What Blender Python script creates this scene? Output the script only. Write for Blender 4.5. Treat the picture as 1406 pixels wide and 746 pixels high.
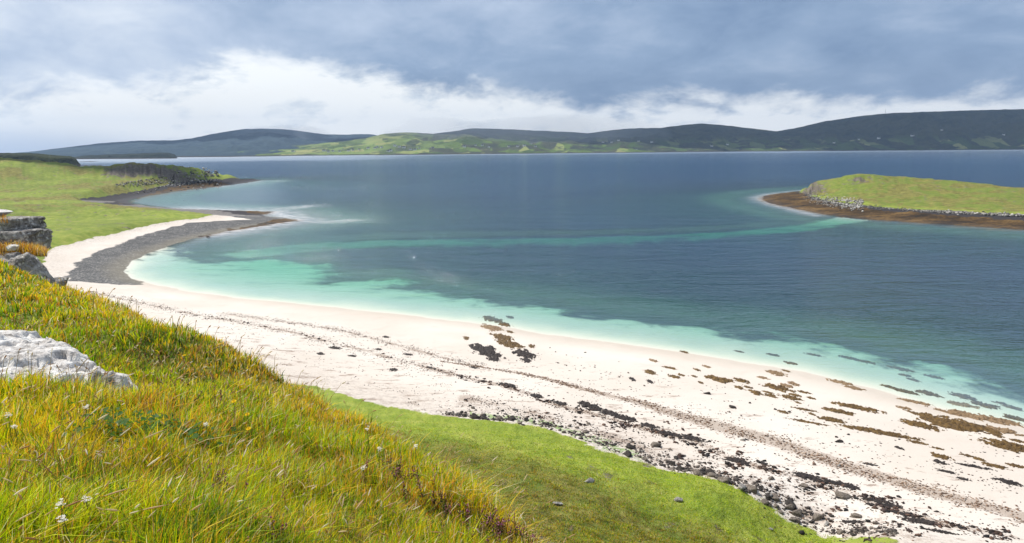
import bpy, math, random
import numpy as np
from mathutils import Vector, Matrix
random.seed(7); rng = np.random.default_rng(7)
R = math.radians
for o in list(bpy.data.objects): bpy.data.objects.remove(o)
scene = bpy.context.scene
COL = scene.collection

# ------------------------------------------------------------------ camera
W0, H0, F = 1406.0, 746.0, 937.0
CAMH = 30.0
PITCH = math.atan(168.2/F); ROLL = 0.0075
fw = np.array([0, math.cos(PITCH), -math.sin(PITCH)])
U_ = np.array([0, math.sin(PITCH), math.cos(PITCH)])
X_ = np.array([1.0, 0, 0])
rt = X_*math.cos(ROLL) - U_*math.sin(ROLL)
up = X_*math.sin(ROLL) + U_*math.cos(ROLL)
cd = bpy.data.cameras.new("camera"); cam = bpy.data.objects.new("camera", cd); COL.objects.link(cam)
cd.sensor_width = 36; cd.lens = 36*F/W0; cd.clip_start = 0.1; cd.clip_end = 200000
m = Matrix.Identity(4)
for i in range(3):
    m[i][0] = rt[i]; m[i][1] = up[i]; m[i][2] = -fw[i]
m[2][3] = CAMH
cam.matrix_world = m
scene.camera = cam

# ------------------------------------------------------------------ exposure, sun, sky
scene.view_settings.view_transform = 'Standard'; scene.view_settings.look = 'None'
scene.view_settings.gamma = 1; scene.view_settings.use_curve_mapping = False
scene.view_settings.exposure = 0.28
SUN_AZ, SUN_EL, SUN_POW = R(-60), R(54), 4.5     # azimuth from +Y, clockwise positive
sd = bpy.data.lights.new("sun", 'SUN'); sd.energy = SUN_POW; sd.angle = R(0.5); sd.color = (1, .95, .87)
sun = bpy.data.objects.new("sun", sd); COL.objects.link(sun)
sdir = Vector((math.sin(SUN_AZ)*math.cos(SUN_EL), math.cos(SUN_AZ)*math.cos(SUN_EL), math.sin(SUN_EL)))
sun.rotation_euler = (-sdir).to_track_quat('-Z', 'Y').to_euler()

class NT:
    """small node-tree writer"""
    def __init__(s, tree): s.t = tree; tree.nodes.clear()
    def n(s, kind, **kw):
        nd = s.t.nodes.new(kind)
        for k, v in kw.items(): setattr(nd, k, v)
        return nd
    def link(s, a, b): s.t.links.new(a, b)
    def put(s, sock, v):
        if isinstance(v, bpy.types.NodeSocket): s.link(v, sock)
        elif v is not None:
            if isinstance(v, (tuple, list)) and len(v) == 3 and sock.type == 'RGBA': v = (*v, 1)
            sock.default_value = v
    def math(s, op, a, b=None, c=None, clamp=False):
        nd = s.n('ShaderNodeMath', operation=op, use_clamp=clamp); s.put(nd.inputs[0], a)
        if b is not None: s.put(nd.inputs[1], b)
        if c is not None: s.put(nd.inputs[2], c)
        return nd.outputs[0]
    def mix(s, f, a, b, blend='MIX'):
        nd = s.n('ShaderNodeMix', data_type='RGBA', blend_type=blend); s.put(nd.inputs[0], f)
        s.put(nd.inputs[6], a); s.put(nd.inputs[7], b); return nd.outputs[2]
    def step(s, v, lo, hi, a=0.0, b=1.0):
        nd = s.n('ShaderNodeMapRange', interpolation_type='SMOOTHSTEP'); s.put(nd.inputs[0], v)
        s.put(nd.inputs[1], lo); s.put(nd.inputs[2], hi); s.put(nd.inputs[3], a); s.put(nd.inputs[4], b); return nd.outputs[0]
    def lin(s, v, lo, hi, a=0.0, b=1.0):
        nd = s.n('ShaderNodeMapRange'); s.put(nd.inputs[0], v)
        s.put(nd.inputs[1], lo); s.put(nd.inputs[2], hi); s.put(nd.inputs[3], a); s.put(nd.inputs[4], b); return nd.outputs[0]
    def noise(s, vec, scale, detail=4, rough=0.55, dist=0.0):
        nd = s.n('ShaderNodeTexNoise'); s.put(nd.inputs['Vector'], vec); nd.inputs['Scale'].default_value = scale
        nd.inputs['Detail'].default_value = detail; nd.inputs['Roughness'].default_value = rough; nd.inputs['Distortion'].default_value = dist
        return nd.outputs[0]
    def vor(s, vec, scale, feature='F1', out=0, rnd=1.0):
        nd = s.n('ShaderNodeTexVoronoi', feature=feature); s.put(nd.inputs['Vector'], vec); nd.inputs['Scale'].default_value = scale
        nd.inputs['Randomness'].default_value = rnd
        return nd.outputs[out]
    def attr(s, name, out='Fac'): return s.n('ShaderNodeAttribute', attribute_name=name).outputs[out]
    def ramp(s, v, stops, interp='LINEAR'):
        nd = s.n('ShaderNodeValToRGB'); nd.color_ramp.interpolation = interp; s.put(nd.inputs[0], v)
        cr = nd.color_ramp
        while len(cr.elements) > 1: cr.elements.remove(cr.elements[0])
        cr.elements[0].position = stops[0][0]; cr.elements[0].color = col4(stops[0][1])
        for p, c in stops[1:]:
            e = cr.elements.new(p); e.color = col4(c)
        return nd.outputs[0]
    def pos(s): return s.n('ShaderNodeNewGeometry').outputs['Position']
    def scale(s, v, sc):
        nd = s.n('ShaderNodeVectorMath', operation='MULTIPLY'); s.put(nd.inputs[0], v); nd.inputs[1].default_value = sc; return nd.outputs[0]
    def bump(s, h, strength=1.0, dist=0.1, normal=None):
        nd = s.n('ShaderNodeBump'); s.put(nd.inputs['Height'], h); s.put(nd.inputs['Strength'], strength); nd.inputs['Distance'].default_value = dist
        if normal is not None: s.link(normal, nd.inputs['Normal'])
        return nd.outputs[0]
def col4(c): return (c, c, c, 1) if isinstance(c, (int, float)) else (*c, 1)
def new_mat(name):
    mt = bpy.data.materials.new(name); mt.use_nodes = True
    return mt, NT(mt.node_tree)
def finish(t, color, rough=0.9, normal=None, spec=0.3):
    b = t.n('ShaderNodeBsdfPrincipled'); t.put(b.inputs['Base Color'], color); t.put(b.inputs['Roughness'], rough)
    b.inputs['Specular IOR Level'].default_value = spec
    if normal is not None: t.link(normal, b.inputs['Normal'])
    o = t.n('ShaderNodeOutputMaterial'); t.link(b.outputs[0], o.inputs[0]); return b

def build_world():
    w = bpy.data.worlds.new("World"); scene.world = w; w.use_nodes = True
    t = NT(w.node_tree)
    STR = 0.1
    sky = t.n('ShaderNodeTexSky', sky_type='NISHITA', sun_disc=False)
    sky.sun_elevation = SUN_EL; sky.sun_rotation = SUN_AZ % (2*math.pi); sky.air_density = 1.2; sky.dust_density = 1.5
    d = t.n('ShaderNodeTexCoord').outputs['Generated']
    sx = t.n('ShaderNodeSeparateXYZ'); t.link(d, sx.inputs[0])
    az = t.math('ARCTAN2', sx.outputs[0], sx.outputs[1])
    el = t.math('ARCSINE', sx.outputs[2])
    eld = t.math('MULTIPLY', el, 57.2958)
    azn = t.math('MULTIPLY_ADD', az, 1/1.5, 0.5)          # 0..1 over +-43 degrees
    cv = t.n('ShaderNodeCombineXYZ'); t.link(az, cv.inputs[0]); t.put(cv.inputs[1], t.math('MULTIPLY', el, 2.2))
    cv = cv.outputs[0]
    big = t.noise(cv, 3.2, 6, 0.55, 0.4)
    mid = t.noise(cv, 9.0, 6, 0.6, 0.3)
    fine = t.noise(cv, 26.0, 5, 0.6, 0.2)
    # cloud base: elevation in degrees/12 at which the pale band gives way to the grey deck
    base = t.ramp(azn, [(0.0, .26), (0.07, .30), (0.18, .36), (0.26, .56), (0.35, .52), (0.46, .41), (0.52, .33), (0.60, .31), (0.72, .31), (0.80, .25), (0.92, .26), (1.0, .26)], 'EASE')
    base = t.math('MULTIPLY', base, 12.0)
    nz = t.math('MULTIPLY_ADD', big, 4.2, -2.1)
    nz = t.math('ADD', nz, t.math('MULTIPLY_ADD', mid, 4.4, -2.2))
    nz = t.math('ADD', nz, t.math('MULTIPLY_ADD', fine, 1.6, -0.8))
    h = t.math('SUBTRACT', t.math('ADD', base, nz), eld)
    pale = t.step(h, -1.1, 1.0)
    # deck brightness by azimuth
    tone = t.ramp(azn, [(0.0, .60), (0.14, .52), (0.28, .36), (0.42, .25), (0.60, .16), (0.74, .16), (0.84, .24), (1.0, .32)], 'EASE')
    upb = t.step(eld, 4.0, 12.0, 0.0, 0.16)
    nb = t.math('MULTIPLY_ADD', big, 1.1, -0.55); nm = t.math('MULTIPLY_ADD', mid, 0.65, -0.325)
    tone = t.math('ADD', t.math('ADD', tone, upb), t.math('ADD', nb, nm), clamp=True)
    deck = t.ramp(tone, [(0.0, (.145, .225, .375)), (0.25, (.235, .325, .48)), (0.55, (.43, .51, .65)), (0.85, (.70, .75, .82)), (1.0, (.88, .90, .93))])
    white = t.ramp(t.math('ADD', t.math('MULTIPLY', mid, 0.7), t.math('MULTIPLY', fine, 0.45)), [(0.30, (.46, .54, .66)), (0.44, (.70, .75, .80)), (0.56, (.93, .94, .93))])
    low = t.step(t.math('ADD', eld, t.step(az, -.62, -.25, 0, 2.0)), 0.2, 2.3)
    white = t.mix(low, t.mix(t.step(az, -0.72, -0.3), (.52, .60, .74), (.62, .68, .77)), white)
    c = t.mix(pale, deck, white)
    # overhead and behind: even grey deck
    over = t.ramp(t.noise(d, 2.2, 5, 0.6), [(0.3, (.22, .29, .42)), (0.7, (.52, .58, .68))])
    c = t.mix(t.step(eld, 12.5, 26.0), c, over)
    sc = t.n('ShaderNodeVectorMath', operation='SCALE'); t.link(c, sc.inputs[0]); sc.inputs['Scale'].default_value = 1/STR
    cover = t.lin(t.noise(d, 1.6, 3), 0.3, 0.6, 0.97, 0.90)
    out = t.mix(cover, sky.outputs[0], sc.outputs[0])
    below = t.step(eld, -6.0, -1.0)
    out = t.mix(below, (1.0, 1.4, 1.8), out)
    bg = t.n('ShaderNodeBackground'); t.link(out, bg.inputs[0]); bg.inputs[1].default_value = STR
    o = t.n('ShaderNodeOutputWorld'); t.link(bg.outputs[0], o.inputs[0])
build_world()
cy = scene.cycles
cy.max_bounces = 6; cy.diffuse_bounces = 2; cy.glossy_bounces = 2; cy.transmission_bounces = 2; cy.transparent_max_bounces = 6; cy.volume_bounces = 0
cy.use_denoising = True
cy.caustics_reflective = False; cy.caustics_refractive = False

# ------------------------------------------------------------------ maths: photo pixel -> place, noise, distance
def ray(px, py): return F*fw + (np.asarray(px)-W0/2)[..., None]*rt - (np.asarray(py)-H0/2)[..., None]*up
def P(px, py, z=0.0):
    d = ray(np.array(float(px)), np.array(float(py))); k = (z-CAMH)/d[2]; return np.array([d[0]*k, d[1]*k, z])
def Q(px, py, Y):
    d = ray(np.array(float(px)), np.array(float(py))); k = Y/d[1]; return np.array([d[0]*k, Y, CAMH+d[2]*k])
def project(x, y, z):
    v = np.stack([x, y, z-CAMH], -1); dd = v@fw
    return W0/2 + F*(v@rt)/dd, H0/2 - F*(v@up)/dd
def hash2(ix, iy, seed):
    h = (ix.astype(np.int64)*374761393 + iy.astype(np.int64)*668265263 + seed*974634777) & 0xffffffff
    h = ((h ^ (h >> 13))*1274126177) & 0xffffffff
    return (h ^ (h >> 16)) & 0xffffffff
def perlin(x, y, seed=0):
    x0 = np.floor(x); y0 = np.floor(y); fx = x-x0; fy = y-y0
    def g(dx, dy):
        a = hash2(x0+dx, y0+dy, seed)/4294967296.0*2*np.pi
        return np.cos(a)*(fx-dx) + np.sin(a)*(fy-dy)
    u = fx*fx*fx*(fx*(fx*6-15)+10); v = fy*fy*fy*(fy*(fy*6-15)+10)
    a = g(0, 0)*(1-u)+g(1, 0)*u; b = g(0, 1)*(1-u)+g(1, 1)*u
    return (a*(1-v)+b*v)*1.45
def fbm(x, y, oct=4, seed=0, gain=0.5, lac=2.03):
    s = 0; a = 1; n = 0
    for i in range(oct):
        s = s + a*perlin(x, y, seed+i*17); n += a; x = x*lac+3.1; y = y*lac-7.7; a *= gain
    return 1.5*s/n
def sstep(x, a, b):
    t = np.clip((x-a)/(b-a), 0, 1); return t*t*(3-2*t)
def sdf(x, y, poly):
    """signed distance to a polygon, positive inside"""
    poly = np.asarray(poly, float)[:, :2]; best = np.full(x.shape, 1e18); inside = np.zeros(x.shape, bool)
    n = len(poly)
    for i in range(n):
        ax, ay = poly[i]; bx, by = poly[(i+1) % n]
        ex, ey = bx-ax, by-ay; wx = x-ax; wy = y-ay
        t = np.clip((wx*ex+wy*ey)/max(ex*ex+ey*ey, 1e-9), 0, 1)
        dx = wx-ex*t; dy = wy-ey*t; best = np.minimum(best, dx*dx+dy*dy)
        c = ((ay > y) != (by > y))
        if by != ay: inside ^= c & (x < (bx-ax)*(y-ay)/(by-ay)+ax)
    return np.where(inside, 1, -1)*np.sqrt(best)
def linedist(x, y, pts, widths=None):
    best = np.full(x.shape, 1e18)
    for i in range(len(pts)-1):
        ax, ay = pts[i][:2]; bx, by = pts[i+1][:2]; ex, ey = bx-ax, by-ay; wx = x-ax; wy = y-ay
        t = np.clip((wx*ex+wy*ey)/max(ex*ex+ey*ey, 1e-9), 0, 1)
        best = np.minimum(best, (wx-ex*t)**2+(wy-ey*t)**2)
    return np.sqrt(best)
class MQ:
    """multiquadric surface through scattered heights"""
    def __init__(s, pts, c):
        p = np.asarray(pts, float); s.p = p[:, :2]; s.c = c
        d = np.sqrt(((s.p[:, None]-s.p[None])**2).sum(-1)+c*c)
        n = len(p); A = np.zeros((n+1, n+1)); A[:n, :n] = -d - np.eye(n)*1e-6; A[:n, n] = 1; A[n, :n] = 1
        s.w = np.linalg.solve(A, np.append(p[:, 2], 0))
    def __call__(s, x, y):
        o = np.full(x.shape, s.w[-1])
        for (px, py), w in zip(s.p, s.w[:-1]): o -= w*np.sqrt((x-px)**2+(y-py)**2+s.c*s.c)
        return o

# ------------------------------------------------------------------ outlines of the land (traced as real ground positions)
def PL(lst, z=0.0): return [P(a[0], a[1], a[2] if len(a) > 2 else z) for a in lst]
shore = PL([(1700, 680), (1406, 588), (1300, 563), (1200, 535), (1100, 511), (1000, 494), (900, 479), (800, 466), (740, 458), (690, 449), (640, 443), (600, 438), (500, 427), (400, 417), (320, 409), (260, 401), (215, 392), (182, 383), (168, 373),
            (180, 359), (215, 343), (260, 329), (310, 318), (360, 310), (395, 305), (409, 302.5), (395, 300.5), (372, 298), (356, 295.5), (372, 292.5), (376, 291), (350, 290.5), (300, 289), (250, 287.5), (210, 284), (178, 279.5), (173, 276), (195, 270), (235, 263), (290, 257), (330, 252), (350, 249), (360, 247)])
back = [Q(358, 240, 735), Q(300, 240, 715), Q(250, 240, 700), Q(190, 240, 690), Q(150, 240, 665), Q(100, 240, 690), Q(0, 240, 720), Q(-200, 240, 760)]
LAND = shore + back + [np.array([-3000, 900, 0]), np.array([-3000, -2000, 0]), np.array([900, -2000, 0]), np.array([500, -100, 0])]
ISLE = PL([(1900, 352), (1650, 333), (1500, 322), (1406, 315), (1300, 308), (1200, 301.5), (1150, 297), (1120, 292), (1090, 286), (1060, 280), (1046, 274), (1050, 269), (1072, 265.5), (1092, 263.5)]) + \
       [Q(1105, 262, 480), Q(1150, 262, 500), Q(1210, 262, 500), Q(1260, 262, 470), Q(1330, 262, 430), Q(1406, 262, 400), Q(1500, 262, 380), Q(1800, 262, 350)]
GRASS_NEAR = PL([(1205, 752, 2.4), (1120, 713, 2.4), (1050, 689, 2.4), (985, 669, 2.4), (950, 652, 2.4), (900, 641, 2.4), (858, 628, 2.4), (820, 619, 2.4), (800, 606, 2.4), (750, 588, 2.4), (700, 580, 2.4), (650, 578, 2.4), (600, 569, 2.4), (560, 561, 2.4), (500, 551, 2.4), (430, 531, 2.4)]) + \
    [Q(250, 470, 78), Q(120, 420, 92), Q(60, 400, 130)] + \
    PL([(60, 343, 3), (75, 337.5, 3), (120, 327, 3), (165, 317, 3), (200, 310, 2.8), (240, 304, 2.6), (288, 297.5, 2.2), (292, 296, 2.2), (260, 292.5, 2.2), (240, 290, 2.2), (205, 287.5, 2.2), (160, 283.5, 2.4), (120, 278, 3), (108, 272.5, 3), (135, 269, 3), (180, 262.5, 2.6), (230, 254.5, 2.6), (270, 250, 2.6), (305, 246.5, 3.0), (330, 243.5, 4)]) + \
    [Q(345, 240, 705), Q(300, 240, 695), Q(250, 240, 685), Q(190, 240, 675), Q(150, 240, 650), Q(100, 240, 670), Q(0, 240, 700), np.array([-3000, 860, 0]), np.array([-3000, -2000, 0]), np.array([700, -2000, 0]), np.array([300, -200, 0]), P(1350, 830, 2.4)]
GRASS_ISLE = PL([(1850, 322, 2.2), (1650, 309, 2.2), (1500, 301, 2.2), (1406, 296.5, 2.2), (1340, 293.5, 2.2), (1260, 289, 2.2), (1200, 285, 2.2), (1160, 280.5, 2.2), (1135, 276, 2.2), (1115, 270.5, 2.2), (1100, 265.5, 2.2), (1098, 262.5, 2.2)]) + \
    [Q(1110, 260, 465), Q(1150, 260, 475), Q(1210, 262, 478), Q(1260, 262, 450), Q(1330, 262, 412), Q(1406, 262, 385), Q(1500, 262, 362), Q(1780, 262, 335)]
# brown rockweed belts
WEED = [PL([(165, 283), (178, 277, .8), (195, 268, .8), (235, 258.5, .9), (275, 253.5, .8), (300, 251.5, .6), (318, 254), (290, 258), (235, 265), (195, 272), (178, 279)]),
        PL([(412, 302.5), (392, 300, .5), (372, 304, .7), (352, 307.5, .7), (325, 312, .7), (295, 318, .7), (275, 325, .5), (300, 322), (360, 312), (400, 305)]),
        PL([(378, 291), (350, 289, .6), (320, 289, .6), (330, 292, .6), (352, 294, .6), (372, 293.5)]),
        PL([(1042, 272), (1060, 266, .3), (1090, 262, .9), (1100, 268, 1.0), (1118, 277, 1.0), (1150, 284.5, 1.0), (1200, 290, 1.0), (1300, 298, 1.0), (1406, 304.5, 1.0), (1500, 310, 1.0), (1850, 335, 1.0), (1950, 360), (1650, 335), (1406, 317), (1200, 303), (1118, 293), (1060, 281), (1044, 275)])]
# grey pebble bank of the cove and the spit
COB = PL([(89, 378, 1.6), (95, 385, 1.6), (120, 387, 1.2), (160, 391, .6), (200, 393.5, .1), (184, 382, 0), (180, 372), (195, 360), (230, 344), (310, 321), (409, 304), (370, 290), (300, 288), (240, 286), (245, 290, 1.6), (285, 295, 1.8), (330, 299, 1.8), (345, 300.5, 1.6), (300, 303, 1.7), (262, 307, 1.8), (225, 315, 1.8), (180, 327, 1.8), (130, 345, 1.8), (100, 362, 1.8)])
COB2 = PL([(108, 272, 2.6), (130, 281, 1.8), (180, 287, 1.8), (245, 291, 1.8), (250, 286, 0), (178, 284, 0), (160, 274, 0), (360, 240, 0), (345, 238, 3), (300, 243, 3), (230, 251, 3), (150, 264, 3)])
# pale sand bed under the water
BED_A = PL([(1600, 640), (1500, 592), (1406, 558), (1350, 541), (1290, 522), (1230, 505), (1180, 493), (1100, 480), (1020, 468), (960, 459), (900, 450), (850, 443), (800, 440), (760, 433), (700, 423), (640, 413), (600, 406), (560, 400), (525, 395), (508, 390), (535, 385), (515, 383), (480, 387), (440, 393), (432, 389), (444, 380), (441, 370), (425, 362), (400, 358), (360, 357), (325, 358), (300, 362), (270, 364), (245, 358), (225, 350), (150, 370), (100, 400)], -1.6) + \
    [P(300, 440), P(700, 490), P(1000, 530), P(1406, 640), P(1600, 700)]
BED_B = PL([(300, 354), (340, 345), (420, 335), (520, 330), (650, 328), (780, 326), (900, 323), (1000, 318), (1080, 312), (1150, 306.5), (1260, 306), (1180, 311), (1120, 316), (1050, 321), (950, 328), (850, 332), (700, 334), (560, 337), (450, 343), (380, 350), (330, 357)], -2.6)

# heights of the low ground
ctl = []
ctl += [p for p in PL([(1165, 746, 2.4), (1040, 692, 2.4), (950, 652, 2.4), (858, 628, 2.4), (800, 606, 2.4), (700, 580, 2.4), (600, 569, 2.4), (500, 551, 2.5), (430, 531, 2.5), (330, 490, 3.0), (200, 440, 3.0)])]
ctl += [p for p in PL([(1406, 680, 1.5), (1250, 640, 1.5), (1100, 600, 1.5), (950, 560, 1.5), (800, 530, 1.5), (650, 505, 1.5), (500, 480, 1.5), (350, 445, 1.5), (200, 412, 1.5), (120, 391, 1.6), (92, 376, 1.9), (130, 345, 2.0), (200, 321, 1.9), (280, 303, 1.8), (340, 300, 1.5), (150, 380, 0.9), (200, 352, .8), (300, 312, 1.2), (380, 301, 1.0)])]
ctl += [p for p in PL([(1406, 725, 2.2), (1300, 715, 2.4)])]
ctl += [Q(a, b, c) for a, b, c in [(500, 570, 67), (600, 600, 59), (600, 628, 53), (735, 700, 42.6), (735, 745, 36.4), (900, 700, 46.2), (900, 745, 40.6), (1100, 745, 46), (800, 600, 63), (800, 660, 49), (1000, 700, 47.5), (820, 745, 38.0)]]
ctl += [np.array(v, float) for v in [(40, 20, 4), (60, 10, 3), (25, 20, 11), (80, -50, 4), (400, -200, 10), (30, -40, 20), (-20, 60, 6), (-60, 70, 8), (-100, 60, 14), (-100, 130, 8), (-200, 130, 14)]]
ctl += [p for p in PL([(60, 345, 3.2), (80, 337, 3.1), (165, 317, 3.2), (240, 304, 2.9), (285, 297, 2.4), (250, 292, 2.6), (100, 285, 4), (200, 292, 3.4), (0, 300, 5), (60, 310, 4), (0, 330, 5), (150, 300, 3.8), (140, 285, 3.4), (-100, 310, 7), (110, 272, 3.4), (0, 276, 4.2), (60, 276, 4.0)])]
ctl += [Q(a, b, c) for a, b, c in [(150, 228, 600), (175, 225, 600), (190, 224, 605), (215, 227, 610), (240, 230.5, 620), (275, 233.5, 635), (300, 236, 650), (325, 239, 665), (345, 241.5, 680), (0, 222, 560), (60, 224.5, 560), (100, 229, 580), (130, 233.5, 600), (-150, 215, 520), (-400, 210, 480),
    (50, 250, 500), (0, 243, 500), (120, 245, 540), (130, 256, 480), (90, 262, 440), (0, 266, 420), (40, 262, 430), (100, 270, 400), (0, 272, 395), (250, 248, 575), (200, 250, 525), (160, 260, 450), (200, 240, 575), (240, 240, 595), (290, 243, 620), (-200, 240, 440), (-200, 280, 300)]]
L_fn = MQ(ctl, 6.0)
ctl_i = [Q(a, b, c) for a, b, c in [(1100, 259, 440), (1110, 254, 440), (1130, 250, 430), (1150, 246, 425), (1165, 242, 420), (1187, 239, 415), (1200, 241, 412), (1215, 247, 405), (1260, 254, 390), (1300, 259, 375), (1350, 263.5, 362), (1406, 267, 350), (1500, 272, 330), (1650, 280, 300), (1128, 268, 400), (1150, 262, 395),
    (1200, 262, 370), (1180, 252, 395), (1260, 270, 345), (1340, 276, 325), (1406, 282, 300)]] + PL([(1140, 277, 3.2), (1200, 284, 2.6), (1300, 291, 2.6), (1406, 296, 2.6), (1500, 301, 2.6), (1650, 309, 2.6), (1100, 266, 3.0), (1080, 270, 1.0), (1200, 290, 1.2), (1300, 298, 1.2), (1406, 304, 1.2), (1120, 280, 1.4), (1850, 335, 1.4)])
I_fn = MQ(ctl_i, 4.0)
# the hillside under the camera
crest = [(-300, 320, 30), (-120, 345, 27), (0, 366, 24), (50, 382, 21), (100, 402, 18.5), (150, 424, 16.5), (200, 446, 14.8), (250, 458, 13.5), (300, 470, 12.4), (350, 505, 11), (400, 543, 9.8), (450, 575, 8.9), (500, 608, 8.1), (550, 637, 7.5), (600, 667, 6.8), (650, 704, 6.2), (700, 748, 5.6), (735, 792, 5.1), (760, 850, 4.4), (800, 930, 3.6)]
hc = [Q(*c) for c in crest]
hc += [Q(a, b, c) for a, b, c in [(0, 746, 2.8), (300, 746, 3.2), (600, 746, 4.4), (0, 640, 3.9), (300, 640, 4.6), (500, 665, 5.6), (0, 552, 6.4), (200, 552, 6.6), (100, 488, 9.3), (300, 535, 8.6), (400, 580, 7.4), (150, 488, 11.0), (250, 505, 10.3), (0, 455, 13), (100, 440, 14), (200, 470, 12.2), (0, 410, 18), (-200, 420, 16), (-200, 552, 6.6)]]
for a, b, c in crest:
    q = Q(a, b, c); s = (CAMH-q[2])/c; x1 = q[0]/c
    for k, dz in ((1.6, .22*c*.6), (2.5, .30*c*1.5), (4.0, .20*c*3.0)):
        hc.append(np.array([x1*c*k, c*k, max(CAMH - s*c*k - dz, -4)]))
    if c*4 < 70: hc.append(np.array([x1*75, 75, -12]))
hc += [np.array(v, float) for v in [(0, 0, 28.35), (0, -6, 28.9), (-5, 0, 28.9), (-12, 4, 29.0), (-22, 10, 28.8), (-40, 10, 30), (-25, -20, 31), (10, -10, 26.5), (3, 0, 27.6), (6, 0, 25.6), (10, 0, 22.5), (20, 0, 15), (40, 0, 3), (60, 0, -8), (40, -60, 10), (-60, -60, 33), (-150, 0, 20), (-150, 60, -5), (-90, 110, -10), (0, -150, 30)]]
H_fn = MQ(hc, 0.8)
ROCK_C = (-6.7, 8.9); 
def hill_z(x, y):
    z = H_fn(x, y)
    r = np.hypot(x, y)
    z = z + 0.24*fbm(x/1.7, y/1.7, 4, 5)*sstep(r, 1.5, 5) + 0.07*fbm(x/.5, y/.5, 3, 9)*sstep(r, 1.5, 4)
    z = z + 0.9*fbm(x/9, y/9, 4, 15)*sstep(r, 28, 45)
    # hollow behind the outcrop
    z = z - 0.35*np.exp(-(((x+6.0)/1.3)**2 + ((y-11.4)/1.2)**2)) - 0.22*np.exp(-(((x+4.4)/.8)**2 + ((y-9.9)/.9)**2))
    return z
def low_fields(x, y):
    o = {}
    sL = sdf(x, y, LAND); sI = sdf(x, y, ISLE)
    wob = 1.0*np.clip(np.hypot(x, y)/150, .3, 2.0)
    n = fbm(x/9, y/9, 4, 31)*wob + fbm(x/2.1, y/2.1, 3, 37)*wob*.35
    s = np.maximum(sL, sI) + n*0.8
    o['s'] = s; o['isle'] = (sI > sL)
    g = np.maximum(sdf(x, y, GRASS_NEAR), sdf(x, y, GRASS_ISLE))
    o['grass'] = g + fbm(x/5, y/5, 4, 41)*wob*.9 + .55*fbm(x/1.1, y/1.1, 3, 42)*sstep(200-np.hypot(x, y), 0, 60)
    w = np.full(x.shape, -1e9)
    for p in WEED: w = np.maximum(w, sdf(x, y, p))
    o['weed'] = w + fbm(x/4, y/4, 4, 43)*2.0*wob
    o['cob'] = np.maximum(sdf(x, y, COB), sdf(x, y, COB2)) + fbm(x/6, y/6, 4, 47)*1.6
    bA = sdf(x, y, BED_A) + fbm(x/11, y/11, 5, 53, .6)*7; bB = sdf(x, y, BED_B) + fbm(x/16, y/16, 5, 59, .6)*3
    o['bed'] = bA; o['bar'] = bB
    return o
def ground(x, y, full=True):
    f = low_fields(x, y); s = f['s']; isle = f['isle']
    on = s > -8
    z = np.zeros(x.shape)
    HL = np.zeros(x.shape)
    a = on & ~isle; HL[a] = L_fn(x[a], y[a])
    b = on & isle; HL[b] = I_fn(x[b], y[b])
    HL = np.maximum(HL, 0.6)
    r = np.hypot(x, y)
    rough = fbm(x/22, y/22, 5, 3, .55)*sstep(f['grass'], 2, 40)*np.where(r < 120, .35, 1.6)*np.where(isle, .55, 1)
    rough = rough + np.where(r > 320, 1.3*fbm(x/11, y/11, 4, 12, .6)*sstep(f['grass'], 3, 15)*np.where(isle, .6, 1), 0)
    rough = rough + fbm(x/2.2, y/2.2, 4, 8, .6)*np.where(f['grass'] > 0, .20, .035)*sstep(f['grass'], -1, 1.5)*sstep(200-r, 0, 60)
    bank = 0.5*sstep(f['grass'], 0, 1.6)*(~isle)*sstep(r, 60, 180)
    sp = np.maximum(s, 0); gp = np.maximum(f['grass'], 0)
    lim = .085*sp + .25*(1-np.exp(-sp/2)) + gp*np.where(r > 320, np.where(isle, 1.0, .6), .35)
    HH = HL + rough + bank
    kk = .5; hh2 = np.clip(.5+.5*(lim-HH)/kk, 0, 1)
    HH = HH + .0
    lump = .28*fbm(x/2.6, y/2.6, 4, 14)*sstep(f['weed'], -4, 0)*sstep(sp, .5, 3)
    land = lump + (lim*(1-hh2)+HH*hh2-kk*hh2*(1-hh2))*(1-np.exp(-sp/1.0)) + .02
    so = np.maximum(-s, 0)
    deep = np.where(so < 25, .085*so, 2.1+(so-25)*.05); deep = np.minimum(deep, 9+so*.01); deep = np.minimum(deep, 25)
    shoal = np.minimum(deep, np.where(f['bar'] > f['bed'], 2.5, np.minimum(.1+.05*so, 1.75)+.1*fbm(x/12, y/12, 3, 71)))
    dep = deep + (shoal-deep)*sstep(np.maximum(f['bed'], f['bar']), -10, 3)
    dep = dep*sstep(so, 0, .5)
    z = np.where(s > 0, land, -dep)
    # rocky crags of the headland knoll and the island bluff
    pxx = 703+937*x/np.maximum(y, 1)
    crag = 1.15*np.exp(-((y-584-(pxx-200)*.42)/17)**2)*sstep(pxx, 138, 165)*sstep(345-pxx, 0, 20)*(r > 300)
    crag = np.maximum(crag, np.exp(-(((pxx-1113)/15)**2+((y-415)/22)**2))*(~np.zeros(x.shape, bool))*isle)
    crag = np.maximum(crag, .8*np.exp(-(((pxx-1178)/15)**2+((y-407)/8)**2))*isle)
    rid = np.abs(fbm(x/7, y/12, 4, 91, .6))
    z = z + np.where(s > 0, crag*(0.8-rid*6.5), 0)*sstep(s, 0, 6)
    hz = np.full(x.shape, -50.0); nr = (x > -160) & (y < 130) & (x < 130) & (y > -200)
    hz[nr] = hill_z(x[nr], y[nr])
    hill = hz > z
    k = 1.2; hh = np.clip(.5+.5*(hz-z)/k, 0, 1)
    z = np.where(hz > -40, z*(1-hh)+hz*hh+k*hh*(1-hh)*.5*(hz > -40), z)
    f.update(z=z, hill=hill, crag=crag, hz=hz, hh=np.where(hz > -40, hh, 0))
    return f

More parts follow.
